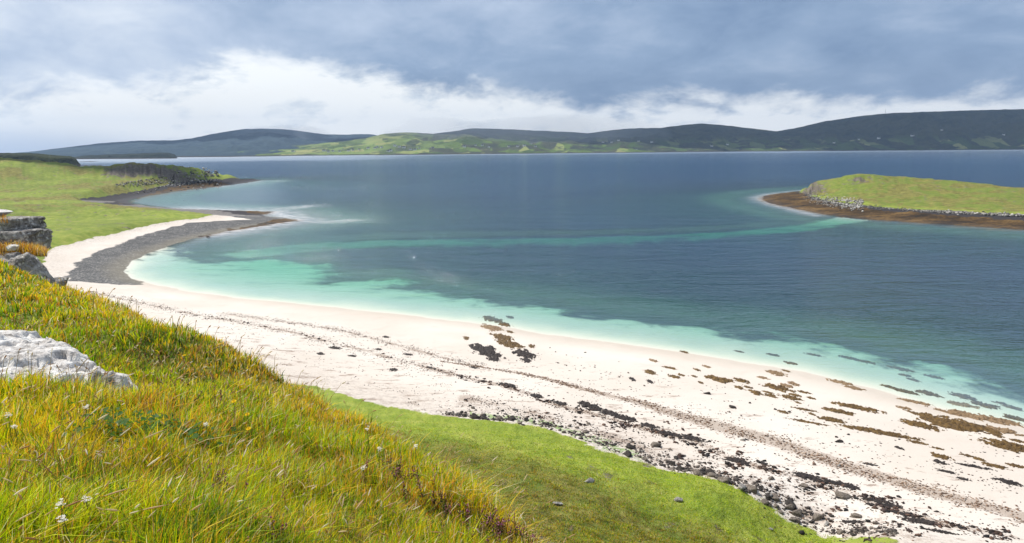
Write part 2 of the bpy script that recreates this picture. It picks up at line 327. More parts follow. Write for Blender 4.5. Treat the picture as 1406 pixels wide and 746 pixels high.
def mesh_from(name, verts, faces, mat=None, smooth=True, attrs=None, cols=None, kind=None, parent=None):
    me = bpy.data.meshes.new(name)
    verts = np.asarray(verts, np.float32); faces = np.asarray(faces, np.int32)
    me.vertices.add(len(verts)); me.vertices.foreach_set('co', verts.ravel())
    k = faces.shape[1]; me.loops.add(faces.size); me.loops.foreach_set('vertex_index', faces.ravel())
    me.polygons.add(len(faces)); me.polygons.foreach_set('loop_start', np.arange(len(faces), dtype=np.int32)*k)
    if smooth: me.polygons.foreach_set('use_smooth', np.ones(len(faces), bool))
    me.update(calc_edges=True)
    for n, v in (attrs or {}).items():
        a = me.attributes.new(n, 'FLOAT', 'POINT'); a.data.foreach_set('value', np.asarray(v, np.float32))
    if cols is not None:
        a = me.attributes.new('tint', 'FLOAT_COLOR', 'POINT')
        c = np.ones((len(verts), 4), np.float32); c[:, :3] = cols; a.data.foreach_set('color', c.ravel())
    if mat: me.materials.append(mat)
    o = bpy.data.objects.new(name, me); COL.objects.link(o)
    if kind: o['kind'] = kind
    if parent: o.parent = parent
    return o
def tag(o, label, cat, group=None, kind=None):
    o['label'] = label; o['category'] = cat
    if group: o['group'] = group
    if kind: o['kind'] = kind
    return o
def grid_faces(nr, nc):
    i = np.arange(nr-1)[:, None]*nc + np.arange(nc-1)[None]
    return np.stack([i, i+1, i+nc+1, i+nc], -1).reshape(-1, 4)
def polar(azs, rs):
    a, r = np.meshgrid(azs, rs); return (r*np.sin(a)).ravel(), (r*np.cos(a)).ravel()

# ------------------------------------------------------------------ materials of the setting
def ground_material():
    mt, t = new_mat('ground')
    p = t.pos()
    s = t.attr('s'); g = t.attr('grass'); w = t.attr('weed'); c = t.attr('cob'); bed = t.attr('bed'); dry = t.attr('dry'); lime = t.attr('lime'); crag = t.attr('crag'); isle = t.attr('isle'); wr = t.attr('wrack'); slime = t.attr('slime')
    n1 = t.noise(p, 0.35, 6, .6); n2 = t.noise(p, 2.2, 5, .6); n3 = t.noise(p, 9.0, 4, .6); nb = t.noise(p, .06, 5, .55)
    e = lambda v, amp: t.math('ADD', v, t.math('MULTIPLY_ADD', n2, 2*amp, -amp))
    # sand
    sand = t.mix(t.step(nb, .35, .7), (.585, .52, .455), (.645, .59, .53))
    sand = t.mix(t.math('MULTIPLY', t.step(n1, .5, .8), .3), sand, (.46, .385, .32))
    wet = t.step(e(s, .8), 8.0, 1.0)
    sand = t.mix(t.math('MULTIPLY', wet, .6), sand, (.50, .43, .35))
    streak = t.noise(t.scale(p, (.55, 1.5, 1)), .55, 8, .78)
    speck = t.math('MULTIPLY', t.step(t.math('ADD', streak, t.math('MULTIPLY', t.step(s, 16, 46), .055)), .585, .64), t.step(s, 10, 26))
    sand = t.mix(t.math('MULTIPLY', speck, .75), sand, t.ramp(n3, [(.35, (.13, .085, .065)), (.6, (.30, .215, .16))]))
    # shingle just below the turf
    sh = t.math('MULTIPLY', t.step(g, -9, -1), t.step(isle, .5, .4))
    shn = t.step(t.noise(p, 1.6, 6, .75), .43, .62)
    sand = t.mix(t.math('MULTIPLY', t.math('MULTIPLY', sh, shn), .75), sand, t.ramp(t.vor(p, 3.5, out=1), [(0, (.30, .25, .22)), (.6, (.50, .44, .38)), (1, (.16, .13, .12))]))
    # wrack
    wf = t.step(t.math('ADD', wr, t.math('MULTIPLY_ADD', t.noise(p, 4.0, 6, .8), 1.8, -.9)), .42, .72)
    sand = t.mix(t.math('MULTIPLY', wf, .6), sand, t.ramp(n3, [(.3, (.13, .08, .05)), (.55, (.30, .22, .165)), (.75, (.42, .33, .26))]))
    # slimy green weed
    sand = t.mix(t.math('MULTIPLY', t.step(t.math('ADD', slime, t.math('MULTIPLY_ADD', t.noise(p, 1.4, 5, .7), 2.0, -1.0)), .45, .7), .7), sand, (.17, .30, .06))
    # pebbles
    pc = t.vor(p, 3.6, out=1); pcs = t.n('ShaderNodeSeparateColor'); t.link(pc, pcs.inputs[0])
    peb = t.ramp(pcs.outputs[0], [(0, (.055, .055, .058)), (.5, (.098, .098, .098)), (.85, (.185, .18, .17)), (1, (.34, .32, .30))])
    peb = t.mix(t.math('MULTIPLY', t.step(t.noise(p, .25, 6, .7), .42, .66), .65), peb, (.055, .055, .058))
    peb = t.mix(t.math('MULTIPLY', t.step(s, 7, .5), .4), peb, (.24, .20, .12))
    ipeb = t.ramp(pcs.outputs[1], [(0, (.20, .19, .175)), (.5, (.34, .32, .30)), (1, (.60, .56, .50))])
    blk = t.step(e(w, 1.0), -13, -7)
    ipeb = t.mix(blk, ipeb, (.035, .032, .035))
    cobc = t.mix(isle, peb, ipeb)
    cmask = t.math('MAXIMUM', t.step(e(c, .7), -.3, .5), isle)
    base = t.mix(cmask, sand, cobc)
    # brown weed
    wc = t.ramp(t.math('ADD', t.math('MULTIPLY', t.noise(t.scale(p, (.6, 1, 1)), .10, 7, .78), .65), t.math('MULTIPLY', t.noise(p, 1.2, 5, .75), .35)), [(.40, (.012, .010, .009)), (.47, (.040, .024, .010)), (.54, (.105, .060, .020)), (.64, (.22, .14, .05))])
    base = t.mix(t.step(e(w, .6), -.3, .6), base, wc)
    # turf
    ga = t.ramp(t.math('ADD', t.math('MULTIPLY', n1, .5), t.math('MULTIPLY', n2, .5)), [(.32, (.070, .11, .016)), (.47, (.135, .18, .028)), (.62, (.22, .245, .048)), (.75, (.32, .31, .10))])
    gd = t.ramp(t.math('ADD', t.math('MULTIPLY', n2, .5), t.math('MULTIPLY', n1, .5)), [(.36, (.075, .072, .018)), (.5, (.175, .165, .04)), (.64, (.29, .27, .075))])
    gl = t.ramp(t.math('ADD', t.math('MULTIPLY', n1, .6), t.math('MULTIPLY', n3, .4)), [(.34, (.14, .21, .026)), (.5, (.25, .31, .045)), (.66, (.38, .39, .09))])
    turf = t.mix(t.step(t.math('ADD', dry, t.math('MULTIPLY_ADD', n1, 1.0, -.5)), .3, .75), ga, gd)
    turf = t.mix(lime, turf, gl)
    crg = t.ramp(t.noise(t.scale(p, (1, 1, .25)), .8, 6, .75), [(.35, (.03, .026, .024)), (.5, (.13, .11, .09)), (.65, (.30, .26, .22))])
    cn = t.math('ADD', t.math('MULTIPLY', t.noise(t.scale(p, (1, .6, .5)), .22, 6, .7), .6), t.math('MULTIPLY', n1, .4))
    turf = t.mix(t.step(t.math('ADD', crag, t.math('MULTIPLY_ADD', cn, 5.0, -2.5)), .35, .6), turf, crg)
    gm = t.step(e(g, .5), -.15, .25)
    base = t.mix(gm, base, turf)
    # eroded edge of the turf
    # under water
    kelp = t.ramp(t.noise(p, .12, 6, .7), [(.35, (.012, .022, .022)), (.7, (.05, .075, .055))])
    bsand = t.mix(t.math('MULTIPLY', t.step(t.noise(t.scale(p, (.5, 1.3, 1)), .11, 7, .72), .50, .66), t.step(s, -9, -22)), (.62, .60, .52), (.20, .24, .20))
    bm = t.step(t.math('ADD', bed, t.math('ADD', t.math('MULTIPLY_ADD', t.noise(p, .22, 7, .75), 24, -12), t.math('MULTIPLY_ADD', t.noise(p, .06, 5, .6), 16, -8))), -5.0, 4.0)
    bm = t.math('MAXIMUM', bm, t.math('MULTIPLY', t.step(t.math('ADD', t.attr('bar'), t.math('MULTIPLY_ADD', t.noise(p, .15, 5, .6), 10, -5)), -2.5, 2.0), .62))
    bedc = t.mix(bm, kelp, bsand)
    bedc = t.mix(t.step(w, -2, 0), bedc, wc)
    base = t.mix(t.step(s, -.4, .1), bedc, base)
    rough = t.math('SUBTRACT', .95, t.math('MULTIPLY', wet, .35))
    hgt = t.math('ADD', t.math('MULTIPLY', n2, .6), t.math('MULTIPLY', n3, .35))
    hgt = t.math('ADD', hgt, t.math('MULTIPLY', t.math('MULTIPLY', t.vor(p, 3.6), cmask), -.22))
    nrm = t.bump(hgt, t.math('MULTIPLY_ADD', gm, .55, .25), .35)
    finish(t, base, rough, nrm, .25)
    return mt
M_ground = ground_material()

def wrack_lines():
    z = 1.5
    L1 = ([(600, 497), (640, 503), (700, 512), (740, 520), (780, 531), (830, 545), (870, 553), (900, 563), (950, 578), (1000, 592), (1040, 602), (1100, 623), (1150, 641), (1200, 656), (1250, 673), (1300, 689), (1350, 704), (1430, 727)], 1.3)
    L2 = ([(600, 505), (640, 517), (690, 527), (730, 540), (760, 553), (800, 562), (840, 572), (880, 583), (920, 592), (960, 603), (1000, 625), (1040, 640), (1090, 651), (1130, 665), (1175, 675), (1200, 690), (1240, 708), (1280, 725), (1310, 735), (1390, 750)], 1.9)
    L3 = ([(120, 400), (180, 412), (250, 428), (330, 442), (400, 455), (450, 468), (500, 480), (560, 497), (620, 512)], 1.7)
    L4 = ([(300, 428), (400, 440), (470, 450), (520, 465), (600, 488), (660, 505)], 1.4)
    L5 = ([(640, 545), (700, 560), (760, 575), (830, 595), (880, 610), (940, 635), (1010, 655), (1060, 675), (1120, 700), (1200, 735), (1260, 760)], 2.1)
    return [[P(a, b, zz) for a, b in l] for l, zz in (L1, L2, L3, L4, L5)]
WR = wrack_lines()
def wrack_val(x, y):
    v = np.zeros(x.shape)
    px = 703+937*x/np.maximum(y, 1)
    wd = np.interp(px, [600, 700, 850, 1000, 1200, 1406], [.25, .5, .7, 1.7, 1.5, 1.3])
    d = linedist(x, y, WR[0]); v = np.maximum(v, .95*np.exp(-(d/wd)**2)*sstep(px, 600, 760))
    for l, a, ww in ((WR[1], .7, .8), (WR[2], .72, .7), (WR[3], .7, .7), (WR[4], .55, 1.5)):
        d = linedist(x, y, l); v = np.maximum(v, (a+.5*fbm(x/4, y/4, 3, 77))*np.exp(-(d/ww)**2))
    return np.where((y > 0) & (y < 260), v, 0)

# ------------------------------------------------------------------ the ground sheet
def build_ground():
    a0 = R(40.5)
    azs = np.concatenate([np.linspace(-math.pi, -a0, 60)[:-1], np.linspace(-a0, a0, 1120), np.linspace(a0, math.pi, 60)[1:]])
    near = np.exp(np.linspace(math.log(.5), math.log(48), 330))
    yy = np.arange(585, 18, -1.15); far = CAMH*F/yy; far = far[far > 48.3]
    out = np.exp(np.linspace(math.log(far[-1]*1.02), math.log(90000), 46))
    rs = np.concatenate([[0.02], near, far, out])
    x, y = polar(azs, rs)
    f = ground(x, y); z = f['z']
    px = 703+937*x/np.maximum(y, 1)
    r = np.hypot(x, y)
    nA = fbm(x/14, y/14, 4, 61, .6); nB = fbm(x/45, y/45, 4, 67)
    g = f['grass']
    # how dry / heathy the turf is
    dry = .22+.35*nA
    mid = (y < 110) & (x > -60)
    dry = np.where(mid, .12+.55*sstep(g, 4, 12)+.35*nA+.45*fbm(x/3, y/3, 3, 19), dry)
    dry = np.where((r > 330) & ~f['isle'], .38+.9*nB+1.1*nA+.55*np.exp(-((y-375)/22)**2), dry)
    dry = np.where((r > 150) & (r <= 330), .30+.5*nA+.4*nB, dry)
    dry = np.where(f['isle'], .52+1.0*nA+.5*nB+.5*fbm(x/5, y/5, 3, 63), dry)
    lime = np.where(mid, np.exp(-(np.maximum(g-6+5*nB, 0)/3.0)**2)*.95, 0)
    lime = np.maximum(lime, np.where((r > 130) & (r < 330) & ~f['isle'], .55+.5*nB, 0))
    lime = np.maximum(lime, np.where(f['isle'], .7*np.exp(-((g-2)/3.0)**2), 0))
    lime = np.maximum(lime, np.where((r > 330) & ~f['isle'], .5*sstep(-nB, .05, .35), 0))
    lime = np.clip(lime, 0, 1)*(1-sstep(f['hz'], -20, 6)*f['hh'])
    dry = np.where(f['hh'] > .5, .35+.5*nA, dry)
    slime = np.where(mid & (px > 640) & (px < 900), np.exp(-((g+1.6)/1.6)**2), 0)*.62 + np.where((r > 140) & (r < 260), np.exp(-((g+1)/1.0)**2), 0)*.2
    wr = wrack_val(x, y)
    f['weed'] = np.where((r > 330) & ~f['isle'], np.maximum(f['weed'], np.where(r > 480, -6.5, -9.5)), f['weed'])
    darkshore = (f['isle'] | ((r > 330))).astype(float)
    attrs = dict(s=f['s'], grass=np.where(f['hill'], 20, g), weed=f['weed'], cob=f['cob'], bed=f['bed'], bar=np.clip(f['bar'], -50, 50), dry=dry, lime=lime, crag=f['crag'], isle=darkshore, wrack=wr, slime=slime)
    verts = np.stack([x, y, z], -1); nr, nc = len(rs), len(azs)
    faces = grid_faces(nr, nc)
    # vertex normals for the whole sheet so that its parts meet without a crease
    a = verts[faces[:, 0]]; fn = np.cross(verts[faces[:, 2]]-a, verts[faces[:, 3]]-verts[faces[:, 1]])
    vn = np.zeros_like(verts)
    for k in range(4):
        for ax in range(3): vn[:, ax] += np.bincount(faces[:, k], fn[:, ax], len(verts))
    if vn[:, 2].mean() < 0: faces = faces[:, ::-1]; vn = -vn
    vn /= np.linalg.norm(vn, axis=1)[:, None]+1e-12
    fm = lambda v: v[faces].mean(1)
    fz = verts[faces][:, :, 2].max(1); fr = fm(r)
    cls = np.full(len(faces), 5)
    fg = fm(g)
    cls[fg > 0] = 4
    cls[(fg > 0) & (fr > 322)] = 3
    cls[fm(f['hill'].astype(float)) > .5] = 2
    cls[(fm(f['isle'].astype(float)) > .5)] = 1
    cls[fz < -.03] = 0
    for i, nm in enumerate(['seabed', 'island', 'hillside', 'headland', 'meadow', 'beach']):
        sel = faces[cls == i]
        used, inv = np.unique(sel, return_inverse=True)
        o = mesh_from(nm, verts[used], inv.reshape(-1, 4), M_ground, attrs={k: v[used] for k, v in attrs.items()}, kind='structure')
        o.data.normals_split_custom_set_from_vertices(vn[used].astype(np.float32))
build_ground()

def zat(x, y):
    x = np.atleast_1d(np.asarray(x, float)); y = np.atleast_1d(np.asarray(y, float))
    return ground(x, y)['z']
def onground(px, py, guess=1.5):
    """place on the ground that the pixel looks at"""
    z = guess
    for _ in range(4):
        p = P(px, py, z); z = float(zat(p[0], p[1])[0])
    return np.array([p[0], p[1], z])

# ------------------------------------------------------------------ water
def water_material():
    mt, t = new_mat('water')
    p = t.pos()
    dep = t.attr('depth'); glare_foam = t.attr('glare_foam'); calm = t.attr('calm')
    ab = t.n('ShaderNodeCombineColor')
    for i, k in enumerate((.40, .028, .15)):
        t.link(t.math('EXPONENT', t.math('MULTIPLY', dep, -k)), ab.inputs[i])
    tr = t.n('ShaderNodeBsdfTransparent'); t.link(ab.outputs[0], tr.inputs[0])
    df = t.n('ShaderNodeBsdfDiffuse')
    lane = t.noise(t.scale(p, (.25, 1, 1)), .012, 5, .6)
    dc = t.ramp(t.math('ADD', t.math('MULTIPLY', t.noise(p, .010, 5, .6), .6), t.math('MULTIPLY', lane, .4)), [(.35, (.006, .030, .088)), (.6, (.009, .047, .102))])
    dc = t.mix(t.step(dep, 1.9, 3.0), (.10, .25, .20), dc)
    t.link(dc, df.inputs[0])
    turb = t.lin(t.math('EXPONENT', t.math('MULTIPLY', dep, -.14)), 0, 1, 1, 0)
    m1 = t.n('ShaderNodeMixShader'); t.link(turb, m1.inputs[0]); t.link(tr.outputs[0], m1.inputs[1]); t.link(df.outputs[0], m1.inputs[2])
    # waves
    cam_d = t.n('ShaderNodeCameraData').outputs['View Distance']
    w1 = t.noise(t.scale(p, (.55, 1.5, 1)), .55, 3, .6, .6)
    w2 = t.noise(t.scale(p, (.45, 1.2, 1)), 2.0, 3, .6, .5)
    w3 = t.noise(t.scale(p, (.35, 1.0, 1)), .09, 4, .65, .8)
    hg = t.math('ADD', t.math('ADD', t.math('MULTIPLY', w1, .9), t.math('MULTIPLY', w2, .30)), t.math('MULTIPLY', w3, 3.2))
    deepf = t.step(dep, .1, 2.5, .15, 1.0)
    rip = t.lin(lane, .35, .65, .55, 1.25)
    st = t.math('MULTIPLY', t.math('MULTIPLY', deepf, rip), t.lin(calm, 0, 1, 1.5, .10))
    nrm = t.bump(hg, st, .42)
    gl = t.n('ShaderNodeBsdfGlossy'); gl.inputs['Roughness'].default_value = .16; t.link(nrm, gl.inputs['Normal']); t.link(t.mix(t.lin(cam_d, 1200, 4000), (.84, .93, 1.0), (.97, .99, 1.0)), gl.inputs['Color']); t.link(t.lin(calm, 0, 1, .08, .24), gl.inputs['Roughness'])
    fr = t.n('ShaderNodeFresnel'); fr.inputs['IOR'].default_value = 1.33; t.link(nrm, fr.inputs['Normal'])
    frc = t.math('MINIMUM', t.math('MULTIPLY', fr.outputs[0], t.lin(cam_d, 150, 3500, .38, .80)), t.lin(cam_d, 1200, 4200, .42, .85))
    frc = t.math('MULTIPLY', frc, t.step(dep, 0, .5))
    m2 = t.n('ShaderNodeMixShader'); t.link(frc, m2.inputs[0]); t.link(m1.outputs[0], m2.inputs[1]); t.link(gl.outputs[0], m2.inputs[2])
    wd = t.n('ShaderNodeBsdfDiffuse'); wd.inputs[0].default_value = (.78, .78, .80, 1)
    fo = t.math('MULTIPLY', glare_foam, t.lin(t.noise(t.scale(p, (.35, 1.6, 1)), .5, 7, .75, .5), .40, .66))
    m3 = t.n('ShaderNodeMixShader'); t.put(m3.inputs[0], t.math('MINIMUM', fo, .85)); t.link(m2.outputs[0], m3.inputs[1]); t.link(wd.outputs[0], m3.inputs[2])
    o = t.n('ShaderNodeOutputMaterial'); t.link(m3.outputs[0], o.inputs[0])
    return mt
def build_water():
    a0 = R(42)
    azs = np.concatenate([np.linspace(-math.pi, -a0, 60)[:-1], np.linspace(-a0, a0, 620), np.linspace(a0, math.pi, 60)[1:]])
    yy = np.arange(600, 10, -1.8)
    rs = np.concatenate([[1, 10, 20, 30, 40], CAMH*F/yy, np.exp(np.linspace(math.log(2900), math.log(90000), 40))])
    x, y = polar(azs, rs)
    f = low_fields(x, y)
    g = ground(x, y)
    dep = np.maximum(-g['z'], 0)
    px = 703+937*x/np.maximum(y, 1)
    # wavelet glare round the spit painted white, with surf by headland and island
    spit = PL([(250, 287), (300, 289), (376, 291), (409, 302), (360, 311), (300, 320)]); out = PL([(400, 302), (450, 305), (480, 303)])
    d = linedist(x, y, spit); glare_foam = np.exp(-(d/12)**1.2)*1.0
    glare_foam = np.maximum(glare_foam, .75*np.exp(-(linedist(x, y, out)/7)**1.5))
    glare_foam = np.maximum(glare_foam, .8*np.exp(-(linedist(x, y, PL([(360, 287), (400, 286), (425, 283)]))/7)**1.5))
    glare_foam = np.maximum(glare_foam, .55*np.exp(-(linedist(x, y, PL([(1120, 296), (1060, 281), (1038, 272), (1055, 267), (1100, 262)]))/4)**1.5))
    glare_foam = np.maximum(glare_foam, .4*np.exp(-(linedist(x, y, PL([(300, 257), (362, 248), (390, 249)]))/8)**1.5))
    cove = sdf(x, y, PL([(170, 283), (300, 289), (370, 285), (365, 250), (290, 256), (190, 270)]))
    calm = np.maximum(sstep(cove, -30, 10), sstep(y+900*fbm(x/900, y/500, 4, 83), 1500, 2600)*sstep(-px+120*fbm(x/400, y/300, 3, 85), -640, -430)*.95); calm = np.maximum(calm, sstep(y, 3300, 3900)*.9)
    verts = np.stack([x, y, np.full(x.shape, 0.0)], -1)
    faces = grid_faces(len(rs), len(azs))[:, ::-1]
    # leave out the sheet where it would lie deep under the land
    keep = (g['s'][faces].max(1) < 6)
    faces = faces[keep]; used, inv = np.unique(faces, return_inverse=True)
    mesh_from('water', verts[used], inv.reshape(-1, 4), water_material(), attrs=dict(depth=dep[used], glare_foam=glare_foam[used], calm=calm[used]), kind='structure')
build_water()

# ------------------------------------------------------------------ hills across the loch
def hills_material(name, lo, hi, fieldness, topz, green=(.12, .19, .03)):
    mt, t = new_mat(name); p = t.pos()
    sx = t.n('ShaderNodeSeparateXYZ'); t.link(p, sx.inputs[0]); z = sx.outputs[2]
    n = t.noise(p, .004, 7, .65); n2 = t.noise(p, .02, 6, .65)
    moor = t.mix(t.step(t.math('ADD', t.math('MULTIPLY', n, .5), t.math('MULTIPLY', n2, .5)), .38, .62), lo, hi)
    cell = t.n('ShaderNodeSeparateColor'); t.link(t.vor(t.scale(p, (1, .35, 0)), .011, out=1), cell.inputs[0])
    fld = t.ramp(cell.outputs[0], [(0, (.05, .085, .02)), (.35, green), (.7, tuple(1.5*c for c in green)), (1, (.30, .30, .11))])
    fm = t.step(t.math('ADD', z, t.math('MULTIPLY_ADD', n2, 120, -60)), topz, topz*.35)
    fm = t.math('MULTIPLY', fm, t.step(t.math('ADD', n, t.math('MULTIPLY_ADD', cell.outputs[1], .3, -.15)), .60-.35*fieldness, .66-.35*fieldness))
    c = t.mix(fm, moor, fld)
    trees = t.step(t.noise(p, .012, 7, .75), .60, .66); c = t.mix(t.math('MULTIPLY', trees, t.step(z, topz, topz*.4)), c, (.012, .025, .012))
    c = t.mix(t.step(z, 7, 2), c, (.05, .045, .04))
    finish(t, c, 1.0, t.bump(n2, .8, 30), .1)
    return mt
shore_y = lambda px: np.interp(px, [-60, 120, 250, 350, 420, 500, 560, 700, 860, 1000, 1200, 1406, 1600], [219.5, 218, 216, 215, 213.8, 213, 212.3, 210.8, 209.3, 208, 206.6, 205.2, 203.8])
hor_y = lambda px: 199.5 + (1406-px)*.0075
class Ridge:
    def __init__(s, name, pts, ys, depth, mat, seed, power=1.2, relief=.07, step=3.0, front=None, cliff=0):
        px = np.arange(pts[0][0], pts[-1][0]+.1, step); s.px = px
        ry = np.interp(px, [a for a, b in pts], [b for a, b in pts])
        k = np.array([1, 2, 1])/4; rs_ = np.convolve(np.pad(ry, 1, 'edge'), k, 'valid'); ry = rs_
        ry = ry + .5*fbm(px/14, px*0, 4, seed)
        if callable(ys): s.Ys = CAMH*F/(ys(px)-hor_y(px))
        else: s.Ys = np.full(px.shape, float(ys))
        s.Ys = s.Ys*(1+.03*min(1, depth/1500)**2*fbm(px/30, px*0+3, 4, seed+5)); s.Yr = s.Ys+depth
        zr = np.array([Q(a, b, c)[2] for a, b, c in zip(px, ry, s.Yr)])
        zr = np.maximum(zr, 1)
        T = np.concatenate([np.linspace(-.02, 1, 60), np.linspace(1.03, 2.0, 16)]); s.T = T
        tt, pp = np.meshgrid(T, np.arange(len(px)), indexing='ij')
        Y = s.Ys[pp]+(s.Yr-s.Ys)[pp]*tt
        X = Y*(px[pp]-703)/937*1.0
        tc = np.clip(tt, 0, 1)
        prof = tc**power*(1-cliff)+cliff*sstep(tc, 0, .12)
        prof = np.where(tt > 1, 1-.6*(tt-1)**1.3, prof)
        nz = fbm(X/520, Y/520, 6, seed, .55)*relief*4*np.sin(np.pi*np.clip(tc, 0, 1))+fbm(X/90, Y/90, 4, seed+3)*relief*.5*tc*(1-tc)*4
        Z = zr[pp]*np.clip(prof+nz*(tt < 1), 0, None)+2*sstep(tt, -.0, .02)-3*(tt < 0)
        # keep everything in front of the crest below the crest's sight line
        lim = CAMH+(zr[pp]-CAMH)*(Y/s.Yr[pp])
        Z = np.where(tt < 1, np.minimum(Z, lim-.5*(1-tt)*np.maximum(zr[pp], 10)*.06), Z)
        s.X, s.Y, s.Z = X, Y, Z
        v = np.stack([X, Y, Z], -1).reshape(-1, 3)
        s.o = mesh_from(name, v, grid_faces(len(T), len(px)), mat, kind='structure')
    def place(s, px, py):
        j = int(np.argmin(abs(s.px-px))); pxx, pyy = project(s.X[:, j], s.Y[:, j], s.Z[:, j])
        i = int(np.argmax(pyy[:60] <= py)); i = max(i, 3)
        return s.X[i, j], s.Y[i, j], s.Z[i, j]
M_far = hills_material('far_mountain', (.028, .050, .075), (.05, .078, .09), -.4, 30)  # distance haze also put into the bluish base colour
M_sun = hills_material('farmland_hills', (.045, .065, .03), (.13, .14, .06), .62, 230, (.12, .165, .045))  # sunlit gap put into the colour: lighter fields than the other hills
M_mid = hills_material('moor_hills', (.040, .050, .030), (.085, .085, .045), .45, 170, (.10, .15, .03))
M_dark = hills_material('shaded_moor', (.018, .030, .022), (.068, .072, .038), .30, 140, (.055, .085, .026))  # moor with the cloud shadow put into its darker colours
HILLS = {}
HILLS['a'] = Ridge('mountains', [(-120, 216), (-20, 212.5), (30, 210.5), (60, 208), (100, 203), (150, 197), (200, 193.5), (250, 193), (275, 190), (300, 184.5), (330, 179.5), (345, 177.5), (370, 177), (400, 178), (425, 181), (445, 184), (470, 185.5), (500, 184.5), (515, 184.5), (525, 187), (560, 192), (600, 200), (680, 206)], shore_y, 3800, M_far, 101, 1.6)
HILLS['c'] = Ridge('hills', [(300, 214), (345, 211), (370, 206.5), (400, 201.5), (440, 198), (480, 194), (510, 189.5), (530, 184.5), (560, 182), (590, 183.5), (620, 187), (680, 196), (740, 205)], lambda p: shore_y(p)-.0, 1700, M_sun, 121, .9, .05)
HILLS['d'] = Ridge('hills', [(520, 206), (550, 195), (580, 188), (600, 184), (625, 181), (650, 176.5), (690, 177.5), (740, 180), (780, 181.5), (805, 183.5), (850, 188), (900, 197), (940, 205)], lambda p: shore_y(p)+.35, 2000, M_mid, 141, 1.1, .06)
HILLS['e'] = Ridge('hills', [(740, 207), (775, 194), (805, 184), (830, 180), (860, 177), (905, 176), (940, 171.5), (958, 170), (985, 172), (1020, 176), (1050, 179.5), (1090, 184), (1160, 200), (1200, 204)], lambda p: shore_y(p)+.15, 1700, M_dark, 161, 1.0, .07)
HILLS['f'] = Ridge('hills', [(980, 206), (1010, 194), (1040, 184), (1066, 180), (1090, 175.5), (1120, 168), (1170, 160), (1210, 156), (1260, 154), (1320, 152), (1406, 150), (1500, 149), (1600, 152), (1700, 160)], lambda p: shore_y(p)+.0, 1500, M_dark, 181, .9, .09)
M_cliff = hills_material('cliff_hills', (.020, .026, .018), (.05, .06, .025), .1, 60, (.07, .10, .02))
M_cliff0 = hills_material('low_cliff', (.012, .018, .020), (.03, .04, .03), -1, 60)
HILLS['b'] = Ridge('low_headland', [(110, 216.5), (122, 214.5), (150, 213), (185, 212), (215, 210.5), (240, 210.3), (248, 212.5), (251, 217)], 3050, 300, M_cliff0, 201, .5, .01, 1.0, cliff=.6)
HILLS['g'] = Ridge('low_headland', [(-250, 208), (-60, 210), (0, 211), (60, 211.8), (72, 213), (90, 214.8), (108, 216), (114, 219), (117, 224), (119, 229)], 1420, 160, M_cliff, 221, .5, .012, 1.0, cliff=.75)

# ------------------------------------------------------------------ clouds added to shade the far hills and headland (high, out of the frame)
def build_shade_clouds():
    mt, t = new_mat('cloud'); finish(t, (.85, .87, .9), 1.0, None, 0)
    V = []; Fc = []; off = 0
    spots = [(-2700, 7200, 900, 900), (-900, 6700, 900, 700), (400, 6200, 900, 800), (1700, 6000, 1000, 900), (3000, 5600, 1100, 1000), (4400, 5600, 1000, 1100), (-3900, 7600, 1100, 1000), (-400, 610, 150, 55)]
    u = np.linspace(0, 2*np.pi, 49)[:-1]; w = np.linspace(.02, np.pi-.02, 20)
    ww, uu = np.meshgrid(w, u, indexing='ij')
    for k, (gx, gy, rx, ry) in enumerate(spots):
        alt = 2500+random.uniform(-60, 60)
        sh = alt/math.tan(SUN_EL)
        cx = gx+math.sin(SUN_AZ)*sh; cy_ = gy+math.cos(SUN_AZ)*sh
        d = 1+.35*fbm(np.cos(uu)*1.7+k*9, np.sin(uu)*1.7+ww, 4, 300+k)
        x = cx+rx*np.sin(ww)*np.cos(uu)*d; y = cy_+ry*np.sin(ww)*np.sin(uu)*d; z = alt+(120 if rx > 400 else 40)*np.cos(ww)*d
        V.append(np.stack([x, y, z], -1).reshape(-1, 3))
        n, mm = len(w), len(u); i = np.arange(n-1)[:, None]*mm; j = np.arange(mm)[None]; j2 = (j+1) % mm
        Fc.append(np.stack([i+j, i+mm+j, i+mm+j2, i+j2], -1).reshape(-1, 4)+off); off += n*mm
    o = mesh_from('shade_clouds', np.concatenate(V), np.concatenate(Fc), mt, kind='stuff')
    tag(o, 'unseen cumulus lumps added high above the loch to shade its far hills and headland', 'cloud', kind='stuff')
build_shade_clouds()

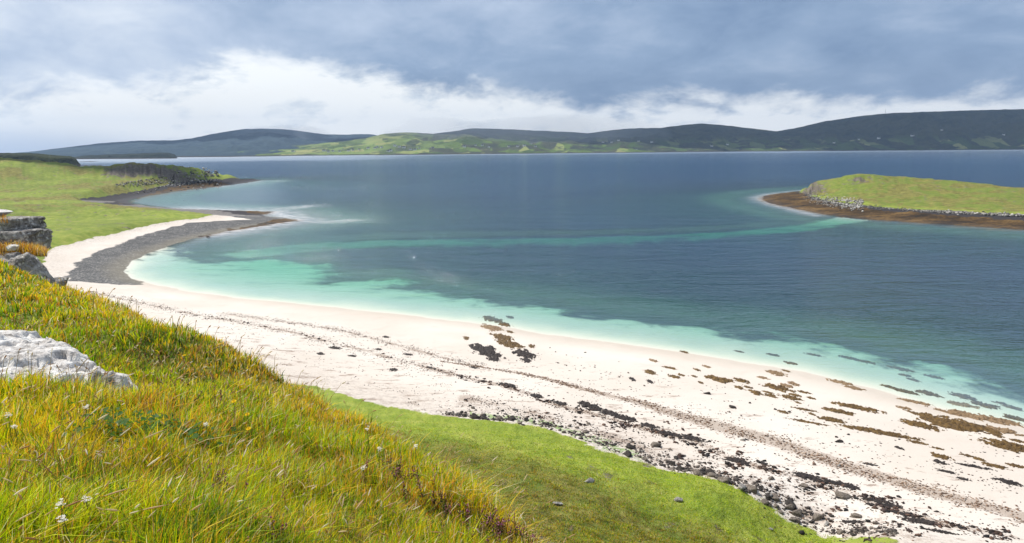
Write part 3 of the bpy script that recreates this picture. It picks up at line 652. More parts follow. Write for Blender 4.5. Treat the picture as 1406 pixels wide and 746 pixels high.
# ------------------------------------------------------------------ haze
import bmesh
_ico = {}
def ico(sub):
    if sub not in _ico:
        bm = bmesh.new(); bmesh.ops.create_icosphere(bm, subdivisions=sub, radius=1); bm.verts.ensure_lookup_table()
        _ico[sub] = (np.array([v.co[:] for v in bm.verts]), np.array([[v.index for v in f.verts] for f in bm.faces])); bm.free()
    return _ico[sub]
def n3(p, sc, seed, oct=4):
    x, y, z = (p*sc).T
    return (fbm(x+z*.37, y-z*.21, oct, seed)+fbm(y+x*.31, z+x*.17, oct, seed+1)+fbm(z-y*.29, x+y*.23, oct, seed+2))/1.7
def build_haze():
    bx0, bx1, by0, by1, z0, z1 = -12000, 12000, -3000, 14000, -27, 700
    v = [(x, y, z) for z in (z0, z1) for y in (by0, by1) for x in (bx0, bx1)]
    f = [(0, 2, 3, 1), (4, 5, 7, 6), (0, 1, 5, 4), (1, 3, 7, 5), (3, 2, 6, 7), (2, 0, 4, 6)]
    mt, t = new_mat('haze')
    vol = t.n('ShaderNodeVolumePrincipled'); vol.inputs['Color'].default_value = (.50, .70, 1.0, 1); vol.inputs['Density'].default_value = HAZE
    vol.inputs['Anisotropy'].default_value = .2
    o = t.n('ShaderNodeOutputMaterial'); t.link(vol.outputs[0], o.inputs['Volume'])
    ob = mesh_from('haze', v, f, mt, smooth=False, kind='stuff')
    tag(ob, 'thin pale blue sea haze over the loch', 'haze', kind='stuff')
def mist(px, py, Y, rx, ry, rz, dens, label, seed):
    c = Q(px, py, Y); d, f = ico(4); v = d*(1+.22*n3(d, 1.3, seed))[:, None]*np.array([rx, ry, rz])
    mt, t = new_mat('mist'); vol = t.n('ShaderNodeVolumePrincipled'); vol.inputs['Color'].default_value = (.80, .88, 1, 1); vol.inputs['Density'].default_value = dens
    o = t.n('ShaderNodeOutputMaterial'); t.link(vol.outputs[0], o.inputs['Volume'])
    ob = mesh_from('mist', v, f, mt, kind='stuff'); ob.location = Vector(c); tag(ob, label, 'mist', kind='stuff')
mist(390, 192, 6900, 520, 300, 150, 5e-4, 'pale rain veil trailing down the flank of the left mountain', 2)
mist(760, 190, 5600, 900, 350, 190, 5e-4, 'pale rain veil over the middle hills across the loch', 3)
mist(600, 186, 6000, 500, 300, 160, 4e-4, 'thin mist drifting over the saddle left of the middle hills', 4)
HAZE = 4.2e-5
if HAZE: build_haze()

# ------------------------------------------------------------------ simple materials
def stone_material(name, a, b, c, lichen=None, sc=3.0, bump=.5):
    mt, t = new_mat(name)
    p = t.n('ShaderNodeTexCoord').outputs['Object']; g = t.pos()
    n = t.noise(p, sc, 7, .7); n2 = t.noise(g, sc*4, 6, .7)
    col = t.ramp(t.math('ADD', t.math('MULTIPLY', n, .6), t.math('MULTIPLY', n2, .4)), [(.36, a), (.5, b), (.64, c)])
    cr = t.step(t.vor(g, sc*1.1, 'DISTANCE_TO_EDGE'), .0, .05)
    if lichen:
        col = t.mix(t.step(t.noise(g, sc*2.2, 5, .65), .54, .62), col, lichen)
    finish(t, col, .9, t.bump(t.math('ADD', n, t.math('MULTIPLY', n2, .5)), bump, .15), .3)
    return mt
M_pale = stone_material('pale_rock', (.22, .20, .18), (.62, .59, .56), (.84, .83, .80), (.74, .72, .68), 1.8, .7)
M_grey = stone_material('grey_rock', (.06, .052, .046), (.27, .25, .23), (.55, .53, .50), (.62, .60, .55), 2.6, 1.0)
M_bas = stone_material('basalt', (.014, .012, .011), (.04, .034, .03), (.105, .09, .08), None, 3.0, .6)
M_brn = stone_material('brown_stone', (.07, .055, .045), (.17, .14, .115), (.32, .28, .24), None, 3.0, .6)
def weed_material(name, a, b, c, rough=.55):
    mt, t = new_mat(name); p = t.pos()
    n = t.noise(p, 1.6, 7, .75); n2 = t.noise(p, 9, 4, .6)
    col = t.ramp(t.math('ADD', t.math('MULTIPLY', n, .6), t.math('MULTIPLY', n2, .4)), [(.35, a), (.5, b), (.66, c)])
    finish(t, col, rough, t.bump(t.math('ADD', n2, n), .9, .12), .4); return mt
M_kelp = weed_material('olive_wrack', (.030, .016, .004), (.105, .056, .010), (.26, .15, .03))
M_kelp2 = weed_material('tan_wrack', (.10, .06, .03), (.22, .14, .07), (.36, .25, .14))
M_blackweed = weed_material('black_wrack', (.010, .008, .008), (.025, .018, .016), (.075, .052, .042), .7)

def tint_material(name, trans=.45, rough=.6, spec=.25):
    mt, t = new_mat(name); c = t.attr('tint', 'Color')
    b = t.n('ShaderNodeBsdfPrincipled'); t.link(c, b.inputs['Base Color']); b.inputs['Roughness'].default_value = rough; b.inputs['Specular IOR Level'].default_value = spec
    tr = t.n('ShaderNodeBsdfTranslucent'); t.link(c, tr.inputs[0])
    m = t.n('ShaderNodeMixShader'); m.inputs[0].default_value = trans; t.link(b.outputs[0], m.inputs[1]); t.link(tr.outputs[0], m.inputs[2])
    o = t.n('ShaderNodeOutputMaterial'); t.link(m.outputs[0], o.inputs[0]); return mt
M_blade = tint_material('grass_blade', .48)
M_litter = tint_material('litter', 0, .8)
M_petal = tint_material('petal', .3, .7)
def flat_material(name, c, rough=.8, metal=0):
    mt, t = new_mat(name); b = finish(t, c, rough); b.inputs['Metallic'].default_value = metal; return mt

# ------------------------------------------------------------------ rocks
def rock_verts(half, seed, block=False, sub=4, noise=.10, planes=12):
    g = np.random.default_rng(seed); d, f = ico(sub)
    ns = g.normal(size=(planes, 3)); ns /= np.linalg.norm(ns, axis=1)[:, None]; off = g.uniform(.72, 1.0, planes)
    if block:
        ax = np.vstack([np.eye(3), -np.eye(3)]) + g.normal(size=(6, 3))*.06
        ns = np.vstack([ns, ax]); off = np.concatenate([off*1.75, np.full(6, .86)])
    r = (off[None]/np.maximum(d@ns.T, 1e-3)); r.sort(axis=1)
    rr = r[:, 0]*.8+.2*np.minimum(r[:, 1], r[:, 0]*1.15); rr = np.minimum(rr, 2.6)
    p = d*rr[:, None]; p = p*(1+noise*n3(p, 1.5, seed)+noise*.45*n3(p, 5, seed+9, 4))[:, None]
    lo, hi = p.min(0), p.max(0); p = (p-(lo+hi)/2)/((hi-lo)/2)
    return p*np.asarray(half), f
def rock_obj(name, loc, half, seed, mat, rot=0, **kw):
    v, f = rock_verts(half, seed, **kw)
    o = mesh_from(name, v, f, mat, smooth=False); o.location = Vector(loc); o.rotation_euler.z = rot
    if kw.get('sub', 4) >= 4:
        o.data.polygons.foreach_set('use_smooth', np.ones(len(o.data.polygons), bool))
        if hasattr(o.data, 'set_sharp_from_angle'): o.data.set_sharp_from_angle(angle=R(32))
    return o
def px_rock(name, x0, y0, x1, y1, Y, seed, mat, depth=1.0, over=1.0, **kw):
    a = Q((x0+x1)/2, (y0+y1)/2, Y); w = (x1-x0)*Y/F/2*over; h = (y1-y0)*Y/F/2*over
    dd = max(w, h)*depth
    return rock_obj(name, (a[0], a[1]-dd*.8, a[2]), (w, dd, h), seed, mat, **kw)
o = px_rock('boulder', -34, 283, 21, 299, 25.2, 11, M_pale, .6, 1.08, sub=5); tag(o, 'pale rounded rock capping the stacked outcrop above the meadow', 'rock')
o = px_rock('stone_slab', -80, 296, 62, 315, 25.2, 12, M_grey, .4, 1.02, block=True, noise=.05, planes=8, sub=5); tag(o, 'square edged grey slab, upper of two in the stacked outcrop', 'rock')
o = px_rock('stone_slab', -90, 312, 73, 349, 25.0, 13, M_grey, .4, 1.02, block=True, noise=.06, planes=8, sub=5); tag(o, 'thick overhanging pale topped slab, lower of two in the stacked outcrop', 'rock')
o = px_rock('boulder', 27, 344, 93, 402, 22.6, 22, M_grey, .8, 1.06, sub=6, noise=.13, planes=16); tag(o, 'large rounded craggy boulder at the cliff edge below the slabs', 'rock')
o = px_rock('boulder', -30, 354, 30, 376, 22.2, 15, M_grey, .8, 1.08, block=True, sub=5); tag(o, 'low flat rock in the grass left of the craggy boulder', 'rock')
o = px_rock('stone', 15, 346, 30, 358, 22.3, 16, M_grey, .9, 1.1, sub=4); tag(o, 'small grey stone perched on the low flat rock', 'rock')
o = px_rock('stone', 13, 335, 28, 344, 23.0, 17, M_pale, .9, 1.1, sub=4); tag(o, 'small pale stone half sunk in brown grass under the slabs', 'rock')
for (x0, y0, x1, y1, Y, sd_) in [(-60, 336, 64, 372, 24.4, 18), (58, 378, 97, 418, 22.4, 19)]:
    o = px_rock('boulder', x0, y0, x1, y1, Y, sd_, M_grey, .8, 1.0, sub=5)
    tag(o, 'shadowed base rock under the slabs of the stacked outcrop' if sd_ == 18 else 'dark lower rock falling away below the craggy boulder', 'rock')

# low pale outcrop in the grass
OUT = [Q(*c) for c in [(-260, 480, 9.9), (-60, 471, 9.9), (20, 468, 9.8), (100, 478, 9.5), (116, 490, 9.1), (136, 496, 8.8), (152, 508, 8.3), (212, 534, 7.35), (170, 543, 7.05), (80, 546, 6.95), (0, 548, 6.9), (-90, 552, 6.9), (-300, 565, 6.9)]]
def build_outcrop():
    xs = np.arange(-11.5, -3.4, .03); ys = np.arange(6.8, 10.4, .03)
    x, y = np.meshgrid(xs, ys); x = x.ravel(); y = y.ravel()
    d = sdf(x, y, OUT)+.12*fbm(x/.5, y/.5, 4, 401)
    base = H_fn(x, y)
    u = x*.35+y*.93; v = x*.93-y*.35
    strata = np.abs(fbm(u/.30, v/1.1, 4, 405, .6)); cr = np.abs(fbm(x/.7, y/.7, 4, 409, .55))
    h = .26*sstep(d, 0, .25)+.16*sstep(d, .3, 1.3)+.16*fbm(x/1.3, y/.8, 4, 411)
    q = h*9+.8*fbm(x/.5, y/.35, 4, 417); h = (np.floor(q)+sstep(q-np.floor(q), .55, 1.0))/9-.06*np.exp(-(cr/.035)**2)-.05*np.exp(-(strata/.03)**2)+.02*fbm(x/.16, y/.10, 4, 415, .65)
    z = np.where(d > 0, base+h*sstep(d, 0, .15)-.02, base-.25)
    zb = base-.3; n = len(x); nr, nc = len(ys), len(xs)
    f = grid_faces(nr, nc); keep = d[f].max(1) > -.05; f = f[keep]
    used, inv = np.unique(f, return_inverse=True)
    return mesh_from('rock_outcrop', np.stack([x, y, z], -1)[used], inv.reshape(-1, 4), M_pale, smooth=False)
o = build_outcrop(); tag(o, 'low whitish limestone outcrop breaking through the near grass slope', 'rock')

# ------------------------------------------------------------------ hillside grass
def hill_samples(n, r0=1.6, r1=27, a0=-46, a1=6, g=None):
    a = R(1)*g.uniform(a0, a1, n); r = np.exp(g.uniform(math.log(r0), math.log(r1), n))
    x = r*np.sin(a); y = r*np.cos(a)
    cx = np.array([p[0]/p[1] for p in hc[:len(crest)]]); cyy = np.array([p[1] for p in hc[:len(crest)]])
    lim = np.interp(x/y, cx, cyy)*1.22
    k = (y < lim) & (sdf(x, y, OUT) < .03)
    return x[k], y[k]
PAL = dict(lime=(.64, .72, .006), green=(.28, .46, .008), deep=(.07, .15, .010), gold=(.95, .64, .02), rust=(.85, .38, .03), straw=(.88, .74, .42), brown=(.40, .24, .08))
def pal_pick(w, g):
    keys = ['lime', 'green', 'deep', 'gold', 'rust', 'straw', 'brown']
    c = np.array([PAL[k] for k in keys]); w = w/w.sum(1, keepdims=True); cum = np.cumsum(w, 1)
    i = (g.random(len(w))[:, None] > cum).sum(1).clip(0, len(keys)-1)
    return c[i]
def blades(name, x, y, z, L, wid, cols, g, lean=.35, segs=3, wind=(.10, .03)):
    n = len(x); th = g.uniform(0, 2*np.pi, n); ld = g.uniform(0, 2*np.pi, n); la = np.abs(g.normal(0, lean, n))*np.where(g.random(n) < .3, 1.9, 1); la = np.minimum(la, 1.5)
    wx, wy = np.cos(th), np.sin(th); lx = np.cos(ld)*la+wind[0]; ly = np.sin(ld)*la+wind[1]
    V = []; C = []
    for k in range(segs+1):
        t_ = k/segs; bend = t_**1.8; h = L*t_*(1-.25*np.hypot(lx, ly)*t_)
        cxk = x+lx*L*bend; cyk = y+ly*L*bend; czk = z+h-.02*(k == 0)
        sh = .60+.56*t_  # roots darker, tips lighter: shade between blades put into the colour
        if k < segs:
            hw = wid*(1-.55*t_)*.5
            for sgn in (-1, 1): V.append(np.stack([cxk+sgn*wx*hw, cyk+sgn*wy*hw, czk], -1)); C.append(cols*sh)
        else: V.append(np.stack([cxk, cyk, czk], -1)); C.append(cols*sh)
    V = np.stack(V, 1); C = np.clip(np.stack(C, 1), 0, 1); nv = V.shape[1]
    b = np.arange(n)[:, None]*nv; quads = []
    for k in range(segs-1): quads.append(np.concatenate([b+2*k, b+2*k+1, b+2*k+3, b+2*k+2], 1))
    q = np.concatenate(quads, 0) if quads else np.zeros((0, 4), int)
    tri = np.concatenate([b+2*(segs-1), b+2*(segs-1)+1, b+2*segs], 1)
    # quads as two triangles so that everything is one kind of face
    tris = np.concatenate([q[:, [0, 1, 2]], q[:, [0, 2, 3]], tri], 0)
    return mesh_from(name, V.reshape(-1, 3), tris, M_blade, smooth=True, cols=C.reshape(-1, 3))
def near_grass():
    g = np.random.default_rng(21)
    x, y = hill_samples(360000, g=g)
    z = hill_z(x, y); r = np.hypot(x, y)
    tus = fbm(x/.55, y/.55, 3, 501); pat = fbm(x/1.6, y/1.6, 4, 505); pat2 = fbm(x/2.8, y/2.8, 4, 511); pat3 = fbm(x/.8, y/.8, 3, 517)
    L = (.16+.13*np.clip(tus, -1, 1.4)+.07*pat)*np.where(r > 9, .9, 1)*g.uniform(.5, 1.5, len(x)); L = np.maximum(L, .04)
    wid = np.maximum(.0055, r*.0012)*g.uniform(.5, 1.6, len(x))
    cx = np.array([p[0]/p[1] for p in hc[:len(crest)]]); cyy = np.array([p[1] for p in hc[:len(crest)]])
    edge = sstep(y/np.interp(x/y, cx, cyy), .62, 1.0)
    e = np.clip
    hol = np.exp(-(((x+5.9)/1.5)**2+((y-11.3)/1.3)**2))+np.exp(-(((x+4.3)/1.0)**2+((y-10.0)/1.0)**2))  # shade of the hollow put into the colour as more dark and brown blades
    w = np.stack([.6+4.5*e(pat-.05, 0, 1)*(1-edge*.6), .9+3.0*e(-pat2, 0, 1), .3+2.6*e(-pat3-.1, 0, 1)+3.5*hol, .65+3.6*e(pat2-.05, 0, 1)+1.7*edge, .25+3.4*e(-pat-.08, 0, 1)*(.45+.8*edge)+.30*edge, .14+1.0*e(pat3, 0, 1)+.5*edge, .10+1.0*e(-pat-.1, 0, 1)+1.2*hol], 1)
    cols = pal_pick(w, g)*g.uniform(.75, 1.2, len(x))[:, None]
    do = sdf(x, y, OUT); L = L*np.where(y < 9, sstep(do, -1.1, -.1)*-.55+1, 1)
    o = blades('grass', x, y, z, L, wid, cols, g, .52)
    tag(o, 'tangled green and gold grass covering the near hillside', 'grass', kind='stuff')
near_grass()
def slope_grass():
    g = np.random.default_rng(23); n = 300000
    px = g.uniform(420, 1180, n); v = g.uniform(0, 1, n)
    d = (CAMH-5)*F/(g.uniform(325, 640, n))*g.uniform(.8, 1.0, n); a = (px-703)/F
    x = a*d; y = d; f = low_fields(x, y); k = (f['grass'] > -.5+.9*np.abs(g.normal(0, .5, len(x)))); x = x[k]; y = y[k]; gd = f['grass'][k]
    gg = ground(x, y); k = ~gg['hill'] | (y > 17); x = x[k]; y = y[k]; z = gg['z'][k]; gd = gd[k]
    n = len(x); tu = fbm(x/1.3, y/1.3, 4, 531); hb = fbm(x/3.5, y/3.5, 4, 537)
    lime = np.exp(-(np.maximum(gd-5+3*fbm(x/4, y/4, 3, 549), 0)/3.5)**2)
    L = (.075+.15*np.clip(tu+.1, 0, 1)*(1-lime*.7))*g.uniform(.6, 1.3, n); wid = .034*g.uniform(.6, 1.3, n)
    w = np.stack([.6+2.0*lime, 1.1+0*tu+1.6*lime, .45+1.2*np.clip(-tu, 0, 1)*(1-lime*.5), .55*(1-lime)+.1+.6*np.clip(hb, 0, 1), .10+.35*np.clip(-hb, 0, 1)*(1-lime), .25*(1-lime)+.04, (.30+.9*np.clip(-hb, 0, 1))*(1-lime)+.01], 1)
    tn = 1+.55*fbm(x/1.0, y/1.0, 4, 543)+.25*fbm(x/5, y/5, 3, 547)
    cols = np.clip(pal_pick(w, g)*(g.uniform(.65, .95, n)*tn*(1+.3*lime))[:, None]+np.array([.02, .01, .02]), .01, 1)
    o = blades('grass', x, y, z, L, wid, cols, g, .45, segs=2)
    tag(o, 'short tussocky grass on the green slope above the beach stones', 'grass', kind='stuff')
slope_grass()

def spindle(V, T, C, base, tip, rad, colr, prof=(0, .8, 1, .7, 0), seg=5):
    base = np.asarray(base, float); tip = np.asarray(tip, float); ax = tip-base; a = np.cross(ax, [.3, .7, .2]); a /= np.linalg.norm(a)+1e-9; b = np.cross(ax, a); b /= np.linalg.norm(b)+1e-9
    o = len(V)
    for i, pr in enumerate(prof):
        c = base+ax*i/(len(prof)-1)
        for k in range(seg):
            th = 2*math.pi*k/seg; V.append(c+(a*math.cos(th)+b*math.sin(th))*rad*max(pr, .03)); C.append(colr)
    for i in range(len(prof)-1):
        for k in range(seg):
            p, q = o+i*seg+k, o+i*seg+(k+1) % seg; T.append((p, q, q+seg)); T.append((p, q+seg, p+seg))
def seed_heads():
    g = np.random.default_rng(31); x, y = hill_samples(2600, 3.0, 25, g=g); z = hill_z(x, y); V, T, C = [], [], []
    for i in range(len(x)):
        r = math.hypot(x[i], y[i]); L = g.uniform(.20, .40); dx, dy = g.normal(0, .12, 2)+np.array([.06, .0])
        if fbm(np.array([x[i]/2.0]), np.array([y[i]/2.0]), 3, 541)[0] < -.25 and r < 8: continue
        top = np.array([x[i]+dx, y[i]+dy, z[i]+L]); c = [(.66, .48, .26), (.74, .60, .36), (.86, .78, .60), (.50, .30, .14)][g.integers(0, 4)]
        w = max(.0009, r*.00035)
        spindle(V, T, C, (x[i], y[i], z[i]), top, w, (.45, .33, .10), (1, .9, .8), 3)
        hl = g.uniform(.018, .042); spindle(V, T, C, top-np.array([dx, dy, L])/L*.004, top+np.array([dx*.25, dy*.25, hl]), max(.0035, r*.0007)*g.uniform(.7, 1.4), c, seg=4)
    o = mesh_from('seed_grass', V, T, M_blade, cols=np.array(C)); tag(o, 'thin stalks of brown seeding grass standing over the turf', 'grass', kind='stuff')
seed_heads()
def brown_tuft():
    g = np.random.default_rng(33)
    for j, (x0, x1, y, Y, n, lab) in enumerate([(-40, 64, 352, 23.6, 5200, 'shaggy rust brown grass tuft growing under the lower slab'), (-34, 10, 299, 24.0, 260, 'small orange grass tuft beside the rounded top rock')]):
        px = g.uniform(x0, x1, n); yy = Y+g.normal(0, .35, n); q = np.stack([Q(a, y, b) for a, b in zip(px, yy)])
        t_ = (px-x0)/(x1-x0); h = np.sin(np.clip(t_, 0, 1)*np.pi)**.5
        z = q[:, 2]-(.18 if j else 0)+g.uniform(0, .35 if j == 0 else .12, n)*h
        w = np.tile([.02, .04, .05, .5, .9, .45, .9], (n, 1)); cols = pal_pick(w, g)*g.uniform(.7, 1.2, n)[:, None]
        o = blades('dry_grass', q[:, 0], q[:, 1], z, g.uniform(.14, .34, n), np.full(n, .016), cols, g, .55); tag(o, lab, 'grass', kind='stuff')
brown_tuft()

# ------------------------------------------------------------------ wild flowers
def px_hill(px, py):
    Y = np.linspace(2.2, 26, 900); d = ray(np.array(float(px)), np.array(float(py))); d = d/d[1]
    x = d[0]*Y; z = CAMH+d[2]*Y; hz = hill_z(x, Y)+.2
    i = int(np.argmax(z <= hz)) if (z <= hz).any() else len(Y)-1
    return x[i], Y[i], hz[i]-.2
def empty(name, loc):
    o = bpy.data.objects.new(name, None); COL.objects.link(o); o.location = Vector(loc); o.empty_display_size = .1; return o
def disc_petals(n, r0, r1, w, col, tilt=.25, layers=1):
    V, T, C = [], [], []
    for l in range(layers):
        for k in range(n):
            th = 2*math.pi*(k+.5*l)/n; c, s = math.cos(th), math.sin(th); o = len(V); rr = r1*(1-.25*l)
            pts = [(r0, -w*.5), (r0, w*.5), (rr*.7, w), (rr, w*.3), (rr, -w*.3), (rr*.7, -w)]
            for a, b in pts: V.append((a*c-b*s, a*s+b*c, (a-r0)*(tilt+l*.5))); C.append(col)
            for q in range(1, 5): T.append((o, o+q, o+q+1))
    return V, T, C
def flower(px, py, kind, label, L=.26, size=1.0, group=None):
    x, y, z = px_hill(px, py+L*.0); e = empty('wildflower', (x, y, z)); tag(e, label, 'flower', group)
    g = np.random.default_rng(int(px*7+py)); dx, dy = g.normal(0, .02, 2); top = (dx, dy, L)
    V, T, C = [], [], []; spindle(V, T, C, (0, 0, 0), top, .0022+.0002*y, (.20, .24, .05), (1, .9, .8), 5)
    st = mesh_from('stem', V, T, M_petal, cols=np.array(C), parent=e)
    s = size*(1+.05*y)
    if kind == 'yellow':
        V, T, C = disc_petals(14, .003*s, .016*s, .0032*s, (.95, .68, .01), .2, 2); h = mesh_from('petals', V, T, M_petal, smooth=False, cols=np.array(C), parent=e); h.location = top; h.rotation_euler = (.5, .1, 0)
        V, T, C = [], [], []; spindle(V, T, C, (0, 0, -.002), (0, 0, .006*s), .005*s, (.75, .45, .01)); c_ = mesh_from('flower_centre', V, T, M_petal, cols=np.array(C), parent=e); c_.location = top; c_.rotation_euler = (.5, .1, 0)
    elif kind == 'white':
        V, T, C = [], [], []
        for k in range(16):
            o_ = g.normal(0, .011*s, 3)+[0, 0, .006*s]
            v, t_, c = disc_petals(5, .001, .010*s, .0028*s, (.86, .82, .76), g.uniform(.2, .9)); b = len(V)
            V += [tuple(np.array(q)+o_) for q in v]; T += [tuple(i+b for i in q) for q in t_]; C += c
        h = mesh_from('petals', V, T, M_petal, smooth=False, cols=np.array(C), parent=e); h.location = top
    else:
        V, T, C = [], [], []
        for k in range(14):
            o_ = np.array([*g.normal(0, .006*s, 2), g.uniform(-.03, .012)*s]); c = (.42, .07, .30) if g.random() < .6 else (.55, .18, .42)
            spindle(V, T, C, o_, o_+[g.normal(0, .003), g.normal(0, .003), -.009*s], .005*s, c, seg=5)
        h = mesh_from('petals', V, T, M_petal, cols=np.array(C), parent=e); h.location = top
    return e
for px, py, lb in [(320, 563, 'yellow hawkbit highest of three in the green grass'), (345, 579, 'yellow hawkbit in the middle of three in the grass'), (341, 600, 'yellow hawkbit lowest and largest of the three in the grass'), (254, 494, 'lone yellow hawkbit near the purple heather behind the pale outcrop')]:
    flower(px, py, 'yellow', lb)
for px, py, lb in [(508, 603, 'ragged white flower head at the brow of the near hill'), (519, 630, 'ragged white flower head just below another at the brow'), (570, 626, 'fluffy white flower head overhanging the brow by the grassy slope'), (504, 658, 'small white flower leaning on a long straw stalk'), (12, 586, 'tall fluffy white flower at the left below the pale outcrop'),
                   (27, 601, 'lower fluffy white flower at the left below the pale outcrop'), (110, 578, 'white flower head between straw stalks under the outcrop'), (130, 706, 'white flower tuft low in the nearest grass'), (86, 718, 'small round white flower at the bottom left corner'), (103, 733, 'faded white flower beside the bottom edge of the grass'), (281, 598, 'small white flower in the middle of the near grass')]:
    flower(px, py, 'white', lb, .27, .62)
def heather(px, py, n, spread, label):
    x, y, z = px_hill(px, py); e = empty('heather', (x, y, z)); tag(e, label, 'heather')
    g = np.random.default_rng(int(px*3+py)); V, T, C = [], [], []; V2, T2, C2 = [], [], []
    for k in range(n):
        bx, by = g.normal(0, spread, 2); bz = float(hill_z(np.array([x+bx]), np.array([y+by]))[0]-z); L = g.uniform(.12, .24); tx, ty = bx+g.normal(0, .04), by+g.normal(0, .04)
        spindle(V, T, C, (bx, by, bz), (tx, ty, bz+L), .003, (.13, .06, .03), (1, .9, .7), 4)
        for q in range(9):
            f_ = g.uniform(.2, .75); p0 = np.array([bx+(tx-bx)*f_, by+(ty-by)*f_, bz+L*f_]); spindle(V, T, C, p0, p0+[g.normal(0, .02), g.normal(0, .02), .025], .004, (.09, .10, .03) if g.random() < .6 else (.20, .09, .05), seg=3)
        for q in range(g.integers(0, 9)):
            f_ = g.uniform(.7, 1.05); p0 = np.array([bx+(tx-bx)*f_, by+(ty-by)*f_, bz+L*f_])+g.normal(0, .006, 3); c = [(.40, .10, .26), (.52, .24, .34), (.36, .16, .12)][g.integers(0, 3)]
            spindle(V2, T2, C2, p0, p0+[0, 0, .012], .0055, c, seg=4)
    mesh_from('foliage', V, T, M_petal, cols=np.array(C), parent=e); mesh_from('blossom', V2, T2, M_petal, cols=np.array(C2), parent=e)
for a in [(270, 520, 34, .30, 'purple heather clump on the slope behind the pale outcrop'), (284, 540, 14, .18, 'small heather sprig just below the larger clump on the slope'), (672, 706, 46, .20, 'heather bush with pink blossom at the brow of the hill'), (705, 726, 60, .20, 'lowest heather bush on the brow beside the grass slope'), (592, 668, 16, .12, 'thin heather sprig on the brow above the pink bush'),
          (545, 640, 30, .16, 'dark heather bush between white flowers on the brow'), (350, 735, 12, .10, 'heather sprig near the bottom of the near grass'), (296, 652, 12, .12, 'heather sprig in the middle of the near grass'), (215, 490, 40, .35, 'brownish heather in the hollow right of the pale outcrop')]:
    heather(*a)
def herb():
    x, y, z = px_hill(203, 568); g = np.random.default_rng(5); V, T, C = [], [], []
    for k in range(420):
        a, b = g.normal(0, .22, 2); h = g.uniform(.08, .26); s = g.uniform(.014, .026); th = g.uniform(0, 6.28); o = len(V); zz = float(H_fn(np.array([x+a]), np.array([y+b]))[0]-z)+h
        for i in range(6):
            t_ = th+i*math.pi/3; V.append((a+s*math.cos(t_), b+s*math.sin(t_)*.8, zz+g.normal(0, .004)+s*.5*math.cos(t_-th))); C.append((.06*g.uniform(.7, 1.5), .16, .02))
        for q in range(1, 5): T.append((o, o+q, o+q+1))
    e = empty('leafy_plant', (x, y, z)); tag(e, 'low dark leafy plant with round leaves in the near grass', 'plant'); mesh_from('leaves', V, T, M_blade, smooth=False, cols=np.array(C), parent=e)
herb()

# ------------------------------------------------------------------ seaweed on the sand
def weed_patch(px, py, w, h, kind, slope=.2, seed=0, label=None, group=None):
    """irregular matted heap with its own thickness, lying on the sand"""
    z0 = 1.2 if kind != 's' else -.3
    c = onground(px, py, z0); Y = c[1]; dz = CAMH-c[2]
    hw = w/2*Y/F; hd = h/2*Y*Y/(F*dz); th = -slope*.0
    H = min(.28, .08+.07*min(hw, hd)*2); mx = int(np.clip(w*2.4, 30, 130)); my = int(np.clip(h*4, 16, 60))
    u, v = np.meshgrid(np.linspace(-1.35, 1.35, mx), np.linspace(-1.35, 1.35, my)); a_ = seed*5.3; asp = max(w/(h*2.5), 1.0)
    fld = 1-np.sqrt(u*u+v*v)+.85*fbm(u*1.9*min(asp, 3)+a_, v*1.7-a_, 5, 600+seed, .66)-.10
    x = c[0]+u*hw; y = c[1]+v*hd-u*hw*slope*Y/dz
    gz = zat(x.ravel(), y.ravel()).reshape(x.shape)
    nz = np.clip(.65+.7*fbm(x/.30, y/.30, 4, 680+seed), .1, 2)
    z = gz+np.where(fld > 0, H*np.sqrt(np.clip(fld*2.2, 0, 1))*nz, -.04)
    V = np.stack([x, y, z], -1).reshape(-1, 3)-c; fc = grid_faces(my, mx); fc = fc[fld.ravel()[fc].max(1) > 0]
    if len(fc) == 0: return None
    us, inv = np.unique(fc, return_inverse=True); V = V[us]; F_ = [inv.reshape(-1, 4)]
    o = mesh_from('seaweed', V, np.concatenate(F_), {'b': M_kelp, 'k': M_blackweed, 's': M_kelp, 't': M_kelp2}[kind], smooth=True); o.location = Vector(c)
    tag(o, label or {'b': 'small olive brown wrack clump lying on wet sand along the waterline', 'k': 'small black wrack clump lying on the dry pale sand', 's': 'small dark wrack clump under shallow clear water over sand', 't': 'tan wrack mat showing through the very shallow water'}[kind], 'seaweed',
        group or (None if label else {'b': 'brown wrack clumps on the wet sand', 'k': 'black wrack clumps on the dry sand', 's': 'wrack clumps under the shallow water', 't': 'tan wrack mats in the shallows'}[kind]))
    return o
